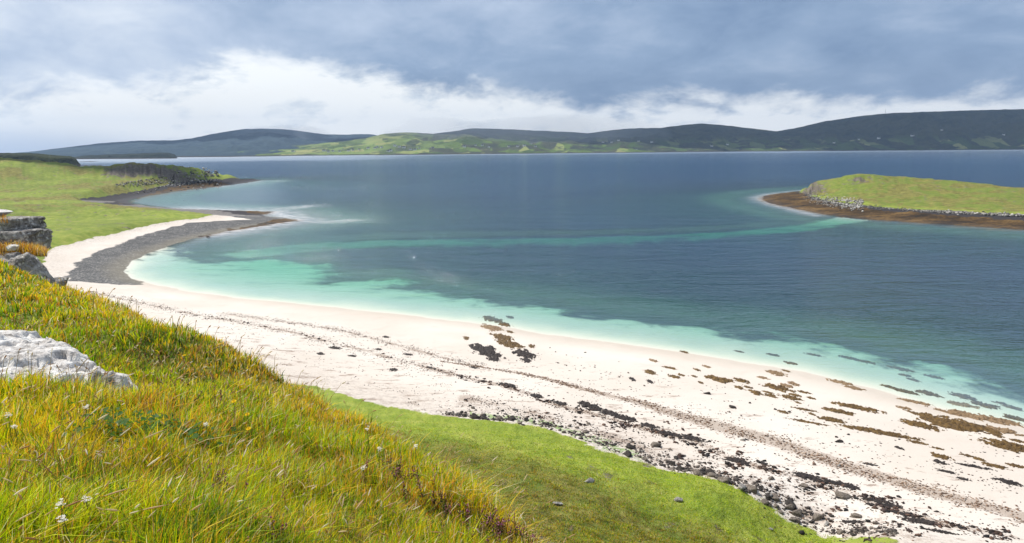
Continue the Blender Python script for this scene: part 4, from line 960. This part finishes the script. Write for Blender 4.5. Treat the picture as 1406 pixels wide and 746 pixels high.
WEEDS = [
 (690, 463.5, 30, 6, 'b', 'brown wrack strip, upper of three beside the black weedy rocks'), (692, 470, 22, 5, 'b', None), (702, 474, 32, 7, 'b', 'brown wrack mat, lowest of three beside the black weedy rocks'), (730, 475.5, 9, 4, 'b', None), (640, 464.5, 8, 4, 'b', None),
 (664, 480, 38, 12, 'k', 'heap of black wrack over rocks, larger and left of two'), (677, 488, 26, 7, 'k', None), (677, 494, 18, 4, 'k', None), (720, 486, 30, 10, 'k', 'heap of black wrack over rocks, right of two'), (723, 495, 14, 6, 'k', None),
 (676, 439, 30, 6, 's', None), (675, 450, 28, 8, 't', None), (693, 446, 18, 5, 's', None), (700, 436, 11, 3, 's', None), (700, 456, 10, 3, 's', None),
 (893, 511.5, 15, 6, 'b', None), (868, 521, 8, 5, 'k', None), (892, 524, 8, 5, 'k', None), (920, 505.5, 16, 3, 'b', None), (925, 517.5, 16, 4, 'b', None), (935, 515, 9, 3, 'b', None), (953, 517, 7, 3, 'b', None), (957, 508, 9, 3, 'b', None), (985, 521, 30, 8, 'b', 'ragged brown wrack mat right of the grey stone on the wet sand'), (1000, 522.5, 12, 5, 'b', None), (1018, 523, 17, 6, 'b', None),
 (1015, 532.5, 11, 5, 'b', None), (1027, 532, 12, 3, 'b', None), (962, 525.5, 7, 3, 'b', None), (1037.5, 539.5, 17, 7, 'b', 'round dark brown wrack clump above the black boulder'), (1059, 544, 14, 5, 'b', None), (1067.5, 533, 32, 8, 'b', None), (1054, 539, 13, 3, 'b', None), (1084, 546, 22, 6, 'b', None), (1092, 543, 14, 4, 'b', None), (1104, 539, 15, 3, 'b', None), (1114, 547, 10, 3, 'b', None), (1095.5, 553, 7, 3, 'b', None),
 (1075, 566, 14, 4, 'b', None), (1104, 562.5, 28, 3, 'b', None), (1115, 569, 8, 4, 'b', None), (1109.5, 580, 44, 3, 'b', 'long thin brown wrack string sloping over the sand'), (1141.5, 563.5, 22, 5, 'b', None), (1138, 576.5, 24, 6, 'b', None),
 (1066.5, 513, 20, 7, 't', None), (1080, 530, 16, 4, 't', None), (1089, 527, 12, 5, 't', None), (1047, 519, 14, 3, 't', None), (897, 495.5, 11, 3, 't', None), (970, 503.5, 9, 3, 't', None), (1086, 499, 14, 4, 's', None), (1061, 487.5, 14, 3, 's', None), (940, 484, 10, 3, 's', None), (1015, 483, 12, 2, 's', None), (1117, 487.5, 17, 3, 's', None), (1079.5, 510, 9, 4, 's', None),
 (1177, 560, 54, 7, 'b', 'long brown wrack mat with ragged ends, upper left of the biggest mat'), (1155.3, 566, 27, 6, 'b', None), (1144.6, 577, 26, 6, 'b', None), (1203, 593, 84, 7, 'b', 'longest narrow brown wrack strip lying across the pale sand'), (1259.5, 608, 22, 4, 'b', None), (1263.7, 584, 38, 10, 'b', 'brown wrack mat touching the left end of the biggest mat'), (1309, 582, 86, 20, 'b', 'biggest brown wrack mat on the wet sand'), (1287, 616, 14, 3, 'b', None),
 (1291.6, 627, 22, 7, 'b', None), (1290.5, 635, 16, 6, 'k', None), (1234.7, 615.5, 10, 4, 'k', None), (1342, 573, 84, 12, 't', 'broad tan wrack mat half afloat at the edge of the sea'), (1320.5, 556, 30, 6, 't', None), (1322.7, 545, 24, 9, 's', None), (1352.7, 557, 26, 8, 's', None), (1376, 591.5, 36, 9, 't', 'oval tan wrack clump in the shallows below the broad mat'), (1374, 554, 14, 4, 's', None), (1385, 613, 60, 13, 'b', 'dark brown wrack mat running out of the picture at the right'), (1397.8, 606, 16, 4, 'b', None),
 (1344, 631, 14, 4, 'b', None), (1329, 626, 18, 3, 'b', None), (1256, 552, 34, 5, 't', None), (1154, 525, 26, 6, 't', None), (1172.5, 533, 20, 5, 't', None), (1241, 560.5, 16, 4, 't', None), (1243, 538, 24, 6, 's', None), (1275.5, 541, 22, 7, 's', None), (1220.8, 531.5, 16, 4, 's', None), (1243, 516, 13, 4, 's', None), (1254, 522, 12, 4, 's', None), (1166, 492, 22, 4, 's', None), (1188, 497, 20, 4, 's', None), (1237, 507, 26, 5, 's', None), (1283, 518, 20, 4, 's', None), (1365, 640, 26, 6, 'b', None), (1395, 640, 22, 5, 'b', None), (1395, 575, 24, 7, 's', None), (1390, 560, 18, 6, 's', None),
 (915, 595, 40, 5, 'k', 'dark wrack heap in the upper tide line left of the boulders'), (950, 602, 34, 6, 'k', 'dark wrack heap ending the upper tide line bend'), (892, 585, 22, 5, 'k', None), (1012, 633, 28, 8, 'k', None), (1046, 636, 14, 6, 'k', None), (1109, 655, 34, 8, 'k', 'black wrack heap behind the big brown boulder'), (1128, 662, 20, 5, 'k', None), (1149, 664, 44, 6, 'k', None), (1168, 669, 22, 7, 'k', None), (1205, 688, 34, 6, 'k', None), (1224, 695, 24, 7, 'k', None), (1228, 703, 14, 5, 'k', None), (1247, 708, 24, 8, 'k', None), (1262, 717, 36, 12, 'k', 'largest black wrack heap low on the right of the beach'), (1290, 731, 40, 5, 'k', None), (1172, 717, 28, 4, 'k', None), (1195, 693, 12, 4, 'k', None),
 (1322, 658, 14, 4, 'k', None), (1338, 641, 40, 4, 'k', None), (1383, 662, 26, 8, 'k', 'black wrack heap near the right end of the lower tide line'), (1300, 648, 22, 4, 'k', None), (1195, 638, 16, 3, 'k', None), (1025, 604, 5, 2, 'k', None), (697, 529, 24, 4, 'k', None), (737, 544, 16, 5, 'k', None), (768, 554, 20, 4, 'k', None), (810, 558, 30, 8, 'k', 'tangled black wrack heap in the middle tide line'), (838, 568, 30, 6, 'k', None), (860, 575, 26, 6, 'k', None), (650, 505, 12, 2, 'k', None), (560, 487, 14, 2, 'k', None), (520, 480, 10, 2, 'k', None), (460, 478, 18, 3, 'k', None), (484, 489, 12, 2, 'k', None), (440, 486, 10, 3, 'k', None), (540, 508, 14, 3, 'k', None), (530, 463, 10, 2, 'k', None), (590, 505, 12, 2, 'k', None),
]
for i, (a, b, c, d, k, lab) in enumerate(WEEDS): weed_patch(a, b, c*1.08, d*1.45, k, .22 if a > 560 else .12, i, lab)

# loose litter of the tide lines
def litter(name, pts, size, pal, seed, label, cat, thick=.35):
    g = np.random.default_rng(seed); x, y = pts; n = len(x); z = zat(x, y)
    d, f = ico(1); V = []; sx = size*g.uniform(.5, 1.6, n); sy = sx*g.uniform(.35, .9, n); sz = sx*thick*g.uniform(.5, 1.2, n); th = g.normal(-.5, .8, n)
    jit = 1+.3*g.normal(size=(n, len(d)))*.8
    p = d[None]*jit[..., None]; a = p[..., 0]*sx[:, None]; b = p[..., 1]*sy[:, None]
    X = x[:, None]+a*np.cos(th)[:, None]-b*np.sin(th)[:, None]; Y = y[:, None]+a*np.sin(th)[:, None]+b*np.cos(th)[:, None]; Z = z[:, None]+p[..., 2]*sz[:, None]+sz[:, None]*.4
    V = np.stack([X, Y, Z], -1).reshape(-1, 3); Fc = (f[None]+(np.arange(n)*len(d))[:, None, None]).reshape(-1, 3)
    pal = np.array(pal); c = pal[g.integers(0, len(pal), n)]*g.uniform(.7, 1.25, n)[:, None]
    o = mesh_from(name, V, Fc, M_litter, smooth=False, cols=np.repeat(c, len(d), 0)); tag(o, label, cat, kind='stuff'); return o
def along(line, n, width, g, pow_=1.0, gate=None):
    pts = np.array([p[:2] for p in line]); seg = np.diff(pts, axis=0); ln = np.hypot(*seg.T); cum = np.concatenate([[0], np.cumsum(ln)])
    s_ = g.uniform(0, 1, n)**pow_*cum[-1]; i = np.clip(np.searchsorted(cum, s_)-1, 0, len(seg)-1); t_ = (s_-cum[i])/ln[i]
    p = pts[i]+seg[i]*t_[:, None]; nn = np.stack([-seg[i][:, 1], seg[i][:, 0]], -1)/ln[i][:, None]
    w = np.interp(s_/cum[-1], np.linspace(0, 1, len(width)), width); p = p+nn*(g.normal(0, 1, n)*w)[:, None]
    k = fbm(p[:, 0]/2.6, p[:, 1]/2.6, 3, 777) > g.uniform(-.7, .5, n)
    return p[k, 0], p[k, 1]
g = np.random.default_rng(41)
BR = [(.15, .085, .05), (.26, .165, .11), (.08, .045, .03), (.34, .25, .18)]; DK = [(.03, .022, .02), (.06, .04, .035), (.12, .07, .05), (.02, .018, .018)]
parts = [along(WR[0], 5200, [.12, .3, .45, .9, .9, .8], g, .8)]
litter('seaweed_litter', [np.concatenate([p[i] for p in parts]) for i in (0, 1)], .085, BR, 43, 'reddish brown shredded seaweed strewn along the broad lower tide line', 'seaweed')
parts = [along(WR[1], 3200, [.4, .5, .6, .9, .8], g, .8), along(WR[2], 4200, [1.3, 1.1, .9], g), along(WR[3], 3000, [1.2, .9, .8], g), along(WR[4], 2300, [1.0, 1.6, 1.9, 1.7], g, .9)]
litter('seaweed_litter', [np.concatenate([p[i] for p in parts]) for i in (0, 1)], .075, DK+BR[:3], 47, 'dark broken seaweed scraps scattered along the upper tide lines', 'seaweed')
def scatter_px(n, x0, x1, top, bot, z, g, pw=1.0):
    px = g.uniform(x0, x1, n); a = np.interp(px, *zip(*top)); b = np.interp(px, *zip(*bot)); py = a+(b-a)*g.uniform(0, 1, n)**pw
    d = ray(px, py); k = (z-CAMH)/d[:, 2]; return d[:, 0]*k, d[:, 1]*k
EDGE = [(430, 531), (500, 551), (560, 561), (600, 569), (650, 578), (700, 580), (750, 588), (800, 604), (820, 617), (858, 627), (900, 640), (950, 651), (985, 668), (1050, 690), (1120, 712), (1200, 745), (1260, 775)]
def gate(x, y, g, sc=4.0, hard=.35):
    k = fbm(x/sc, y/(sc*.6), 4, 785) > g.uniform(-.1, hard, len(x)); return x[k], y[k]
pk = [along(WR[1], 3000, [.5, .9, 1.3, 1.3, 1.0], g, .75), along(WR[4], 1500, [1.0, 1.6, 1.9, 1.7], g, .9), along(WR[2], 700, [1.2, .9, .7], g)]
pk = [gate(*q, g, 2.4, .55) for q in pk]
litter('seaweed_litter', [np.concatenate([p[i] for p in pk]) for i in (0, 1)], .17, DK+[(.05, .03, .022)], 49, 'raised black tangles of old seaweed along the upper tide lines', 'seaweed', .5)
x1, y1 = scatter_px(5200, 300, 1406, [(300, 445), (700, 500), (1000, 560), (1406, 655)], [(300, 470), (420, 525), (700, 575), (900, 630), (1100, 705), (1200, 755), (1406, 760)], 1.6, g)
x1, y1 = gate(x1, y1, g, 3.5)
x2, y2 = scatter_px(2600, 560, 1250, [(560, 540), (700, 556), (850, 590), (1000, 650), (1250, 735)], EDGE, 2.2, g, .7)
x4, y4 = scatter_px(2600, 600, 1230, [(a, b-np.interp(a, [600, 760, 900, 1050, 1230], [4, 12, 44, 26, 16])) for a, b in EDGE], [(a, b+2) for a, b in EDGE], 2.2, g, .75)
kk_ = fbm(x4/2.5, y4/1.6, 4, 771) > g.uniform(-.15, .6, len(x4)); litter('beach_stones', (x4[kk_], y4[kk_]), .12, [(.04, .035, .033), (.10, .085, .075), (.20, .17, .145), (.06, .045, .04)], 57, 'broken dark stones packed between the boulders below the turf', 'stones', .7)
x2, y2 = gate(x2, y2, g, 2.5)
litter('beach_stones', (np.concatenate([x1, x2]), np.concatenate([y1, y2])), .06, [(.20, .17, .15), (.10, .08, .075), (.38, .33, .28), (.05, .042, .04)], 53, 'small scattered stones and pebbles on the upper pale sand', 'pebbles', .6)
x3, y3 = scatter_px(1100, 640, 1400, [(640, 470), (900, 500), (1400, 600)], [(640, 500), (900, 550), (1400, 700)], 1.0, g)
x3, y3 = gate(x3, y3, g, 5)
litter('seaweed_litter', (x3, y3), .085, DK, 59, 'sparse black seaweed flecks on the smooth lower sand', 'seaweed')

# ------------------------------------------------------------------ boulders of the beach
protos = []
for i in range(12):
    v, f = rock_verts((1, .8, .62), 900+i, sub=3, noise=.12, planes=11)
    me_o = mesh_from('boulder', v, f, M_bas if i % 3 else M_brn, smooth=False); protos.append(me_o)
used = set()
def boulder(x, y, z, s, label, group=None, k=None, rot=None, mat=None, stretch=1.0):
    k = random.randrange(12) if k is None else k
    if k in used: o = protos[k].copy(); COL.objects.link(o)
    else: o = protos[k]; used.add(k)
    if mat is not None:
        if o is protos[k]: o.data = o.data.copy(); protos[k] = o
        o.data = o.data.copy(); o.data.materials.clear(); o.data.materials.append(mat)
    o.location = (x, y, z+s*.22); o.scale = (s*stretch, s*random.uniform(.8, 1.1), s*random.uniform(.75, 1.1)); o.rotation_euler = (random.uniform(-.2, .2), random.uniform(-.2, .2), random.uniform(0, 6.3) if rot is None else rot)
    tag(o, label, 'boulder', group); return o
for px, py, w, mat, st, lb in [(1006, 560, 10, M_bas, 1, 'black boulder alone on the wet sand between two tide lines'), (971, 541, 8.5, M_bas, 1.1, 'low grey stone alone on the wet sand left of the brown clumps'), (1019.5, 605, 7.5, M_grey, 1, 'pale grey stone in the bare sand under the broad tide line'), (1152, 607, 11, M_bas, 1.3, 'long black stone lying alone on the right hand sand'),
        (1103.5, 668, 17, M_brn, 1, 'big brown boulder wrapped in black seaweed'), (1159, 683, 22, M_brn, 1.3, 'long flat brown boulder right of the seaweed wrapped one'), (1175, 710, 17, M_brn, 1.2, 'oval brown boulder near the lower edge of the beach'), (1058.7, 658, 14, M_brn, 1, 'rounded brown boulder standing clear of the rock belt'), (1203, 720, 12, M_brn, 1, 'small brown boulder right of the oval one'), (1152, 640, 7, M_grey, 1, 'small pale boulder on the bare sand above the dark tide line'),
        (287, 327.5, 7.5, M_bas, 1, 'dark weed topped boulder at the pebble shore of the cove'), (244, 346, 3, M_bas, 1, 'tiny black stone in the water beside the pebble bank')]:
    c = onground(px, py, 1.8); boulder(c[0], c[1], c[2], w*c[1]/F/2*(1.05 if px < 1050 else .85), lb, mat=mat, stretch=st, rot=random.uniform(-.4, .1))
for px, py, w, lb in [(809, 662, 17, 'white lichen crusted rock, largest in the green slope'), (766, 694, 17, 'flat white rock lowest in the green slope'), (931, 688, 15, 'white rock furthest right in the green slope'), (1058, 727, 8, 'small pale stone on the slope near the bottom edge')]:
    c = onground(px, py, 5.0); boulder(c[0], c[1], c[2], w*.85*c[1]/F/2, lb, mat=M_grey, stretch=1.15, rot=0)
g = np.random.default_rng(61); nb_ = 0
while nb_ < 215:
    px = g.uniform(620, 1190); e = float(np.interp(px, *zip(*EDGE))); wid = np.interp(px, [620, 760, 900, 1050, 1190], [10, 20, 36, 22, 18]); py = e+4-abs(g.normal(0, 1))*wid*.6
    if g.random() > np.interp(px, [620, 700, 800, 900, 1000, 1060, 1190], [.15, .35, .55, 1, 1, .5, .3]): continue
    p = P(px, py, 2.1)
    if fbm(np.array([p[0]/3.5]), np.array([p[1]/2.2]), 3, 779)[0] < g.uniform(-.5, .35): continue
    s_ = float(np.clip(g.lognormal(-1.65, .55), .09, .55)); z = float(zat(p[0], p[1])[0])
    boulder(p[0], p[1], z, s_, 'dark weathered boulder in the rock belt between turf and sand', 'boulders of the rock belt below the turf'); nb_ += 1
for i in range(30):
    px = g.uniform(740, 1180); py = np.interp(px, [740, 1180], [485, 600])+g.normal(0, 12); p = P(px, py, .9)
    boulder(p[0], p[1], float(zat(p[0], p[1])[0]), g.uniform(.08, .2), 'small black stone scattered on the smooth lower sand', 'small black stones on the lower sand')
# rubble banks of the island and the headland
def rubble(name, px0, px1, edge, n, size, pal, seed, label, spread=3.0, z=2.4):
    g = np.random.default_rng(seed); px = g.uniform(px0, px1, n); py = np.interp(px, *zip(*edge))+g.normal(0, spread, n); x_, y_ = to_ground(px, py, z)
    litter(name, (x_, y_), size, pal, seed, label, 'rubble', .8)
PALE = [(.30, .28, .25), (.18, .17, .155), (.42, .40, .36), (.07, .066, .062)]
def to_ground(px, py, z0):
    d = ray(px, py); z = np.full(px.shape, float(z0))
    for _ in range(6):
        k = (z-CAMH)/d[:, 2]; z = .4*z+.6*np.clip(zat(d[:, 0]*k, d[:, 1]*k), -.5, 25)
    k = (z-CAMH)/d[:, 2]; return d[:, 0]*k, d[:, 1]*k
rubble('rubble', 1098, 1185, [(1098, 264), (1110, 270), (1130, 275), (1160, 280), (1185, 283)], 1100, .33, PALE+[(.5, .48, .44)], 71, 'pale boulder bank at the bluff end of the island', 3.4)
rubble('rubble', 1180, 1406, [(1180, 283), (1260, 289.5), (1340, 294), (1406, 297)], 500, .4, PALE, 72, 'grey shingle line between turf and brown wrack on the island', .8)
rubble('rubble', 160, 300, [(150, 264), (200, 258.5), (250, 252.5), (300, 246.5), (340, 243)], 600, .8, PALE, 73, 'grey boulder line along the foot of the headland', .9)
rubble('rubble', 160, 285, [(160, 235), (190, 237), (230, 240), (285, 244)], 150, .7, PALE, 74, 'fallen crag blocks strewn under the headland knoll', 2.6, 9)

# ------------------------------------------------------------------ skerries
def skerry(px0, px1, py, depth, seed, label, h=.8):
    a, b = P(px0, py), P(px1, py); n = 60; xs = np.linspace(-1, 1, n); V = []
    u, v = np.meshgrid(xs, np.linspace(-1, 1, 12)); cx, cy_ = (a+b)[:2]/2; hw = abs(b[0]-a[0])/2
    x = cx+u*hw; y = cy_+(v*depth)*(1+.3*fbm(u*3, v+seed, 3, seed)); q = np.clip(1-u**2, 0, 1)*np.clip(1-v**2, 0, 1)
    z = h*2*q**.5*(.6+.6*fbm(u*5+seed, v*2, 4, seed+2))-.25
    o = mesh_from('skerry', np.stack([x, y, z], -1).reshape(-1, 3), grid_faces(12, n), M_bas); tag(o, label, 'skerry'); return o
skerry(84, 134, 231.0, 14, 3, 'low black rock shelf in the bay behind the headland, nearer one', .7)
skerry(96, 138, 227.2, 14, 5, 'low black rock shelf below the far dark cliff', .8)
skerry(115, 128, 222.3, 30, 9, 'thin black skerry off the tip of the far dark cliff', 1.0)
skerry(1318, 1378, 262.8, 8, 7, 'dark skerry behind the grassy island', 1.6)
skerry(1376, 1460, 265.8, 6, 8, 'brown skerry behind the right end of the island', 1.7)

# ------------------------------------------------------------------ cottages and masts across the loch
M_white = flat_material('white_wall', (.80, .79, .76)); M_slate = flat_material('slate', (.06, .065, .075))
def cottage_mesh():
    bm = bmesh.new(); L, W, H, Rr = 7, 3.6, 4.2, 7.2
    pts = [(-L, -W, -3), (L, -W, -3), (L, W, -3), (-L, W, -3), (-L, -W, H), (L, -W, H), (L, W, H), (-L, W, H), (-L, 0, Rr), (L, 0, Rr)]
    vs = [bm.verts.new(p) for p in pts]
    for f in [(0, 1, 5, 4), (2, 3, 7, 6), (1, 2, 6, 9, 5), (3, 0, 4, 8, 7)]: bm.faces.new([vs[i] for i in f])
    for sx in (-1, 1):
        for f in bmesh.ops.create_cube(bm, size=1, matrix=Matrix.Translation((sx*(L-.8), 0, Rr+.4)) @ Matrix.Diagonal((1.2, 1.4, 2.2, 1)))['verts']: pass
    me = bpy.data.meshes.new('cottage'); bm.to_mesh(me); bm.free(); me.materials.append(M_white)
    bm = bmesh.new(); vs = [bm.verts.new(p) for p in [(-L-.4, -W-.5, H-.3), (L+.4, -W-.5, H-.3), (L+.4, 0, Rr+.1), (-L-.4, 0, Rr+.1), (L+.4, W+.5, H-.3), (-L-.4, W+.5, H-.3)]]
    bm.faces.new([vs[0], vs[1], vs[2], vs[3]]); bm.faces.new([vs[3], vs[2], vs[4], vs[5]]); bmesh.ops.solidify(bm, geom=bm.faces[:], thickness=.25)
    mr = bpy.data.meshes.new('roof'); bm.to_mesh(mr); bm.free(); mr.materials.append(M_slate)
    return me, mr
CM, CR = cottage_mesh()
g = np.random.default_rng(81)
def cottage(rd, px, py, label, group=None, s=1.0):
    s *= 1.1 if rd == 'f' else 1.3
    x, y, z = HILLS[rd].place(px, py); o = bpy.data.objects.new('cottage', CM); COL.objects.link(o); o.location = (x, y, z+1); o.rotation_euler.z = g.uniform(-.5, .5); o.scale = (s, s, s)
    r_ = bpy.data.objects.new('roof', CR); COL.objects.link(r_); r_.parent = o; tag(o, label, 'cottage', group)
for px, py in [(408, 209), (450, 208), (457, 209.5), (463, 208.5), (470, 209), (482, 208), (490, 207), (499, 206.5), (511, 205), (518, 204.5), (523, 204), (528, 204.5), (536, 209), (541, 208), (547, 202.5), (552, 203), (558, 203.5), (566, 206), (573, 207), (580, 205), (587, 207), (596, 205)]:
    cottage('c', px, py, 'tiny white cottage among green fields on the sunlit far shore', 'white cottages of the sunlit township across the loch', g.uniform(.8, 1.2))
for px, py in [(640, 203), (655, 201), (664, 200.5), (672, 203), (700, 203), (712, 202), (722, 201), (729, 198.5), (735, 202)]:
    cottage('d', px, py, 'tiny white cottage on the hazy middle of the far shore', 'white cottages below the middle hills', g.uniform(.8, 1.1))
for px, py in [(826, 197), (838, 196), (848, 194.5), (871, 207), (876, 195), (893, 196), (975, 201.5), (994, 200)]:
    cottage('e', px, py, 'tiny pale cottage on the dark moorland shore right of centre', 'cottages on the dark moorland shore', g.uniform(.8, 1.1))
for px, py, lb in [(1073, 197, 'white cottage on the dark hillside, leftmost of the spaced row'), (1104, 199.5, 'white cottage low on the dark hillside left of a larger pair'), (1140, 197.5, 'bright white cottage low on the dark hill above the shore'), (1171, 192, 'small white cottage left of the bright one in midslope'), (1198, 191.5, 'bright white cottage in the middle of the dark slope'), (1243, 188, 'largest white farmhouse on the dark hillside'), (1284, 182.5, 'highest white cottage on the dark hillside'), (1367, 186, 'faint cottage furthest right on the dark hillside')]:
    cottage('f', px, py, lb, None, 1.5 if px in (1243, 1198) else 1.1)
M_steel = flat_material('mast_steel', (.25, .26, .28), .6)
def mast(px, py, hgt, label):
    rd = HILLS['f']; j = int(np.argmin(abs(rd.px-px))); x, y, z = rd.X[59, j], rd.Y[59, j], rd.Z[59, j]; e = empty('radio_mast', (x, y, z-2)); tag(e, label, 'radio mast')
    V, T, C = [], [], []
    for sx, sy in ((-1, -1), (1, -1), (0, 1.2)): spindle(V, T, C, (sx*1.6, sy*1.6, 0), (sx*.5, sy*.5, hgt), .38, (.2, .2, .2), (1, 1), 5)
    nlev = int(hgt/5)
    for k in range(nlev):
        a, b = k/nlev, (k+1)/nlev; ra, rb = 1.6-1.1*a, 1.6-1.1*b
        for q in range(3):
            p1 = [(-1, -1), (1, -1), (0, 1.2)][q]; p2 = [(-1, -1), (1, -1), (0, 1.2)][(q+1) % 3]; spindle(V, T, C, (p1[0]*ra, p1[1]*ra, hgt*a), (p2[0]*rb, p2[1]*rb, hgt*b), .2, (.2, .2, .2), (1, 1), 4)
    mesh_from('lattice', V, T, M_steel, parent=e)
    V, T, C = [], [], []; spindle(V, T, C, (0, 0, hgt), (0, 0, hgt*1.25), .25, (.2, .2, .2), (1, .6), 5); mesh_from('antenna', V, T, M_steel, parent=e)
    V, T, C = [], [], []; spindle(V, T, C, (1.2, -1.5, hgt*.7), (1.2, -.9, hgt*.7), 1.3, (.2, .2, .2), (.2, 1, 1, .2), 10); mesh_from('dish', V, T, M_white, parent=e)
mast(1205, 152, 44, 'tall lattice radio mast on the crest of the dark hill')
mast(1245, 154, 18, 'short lattice mast right of the tall one on the crest')
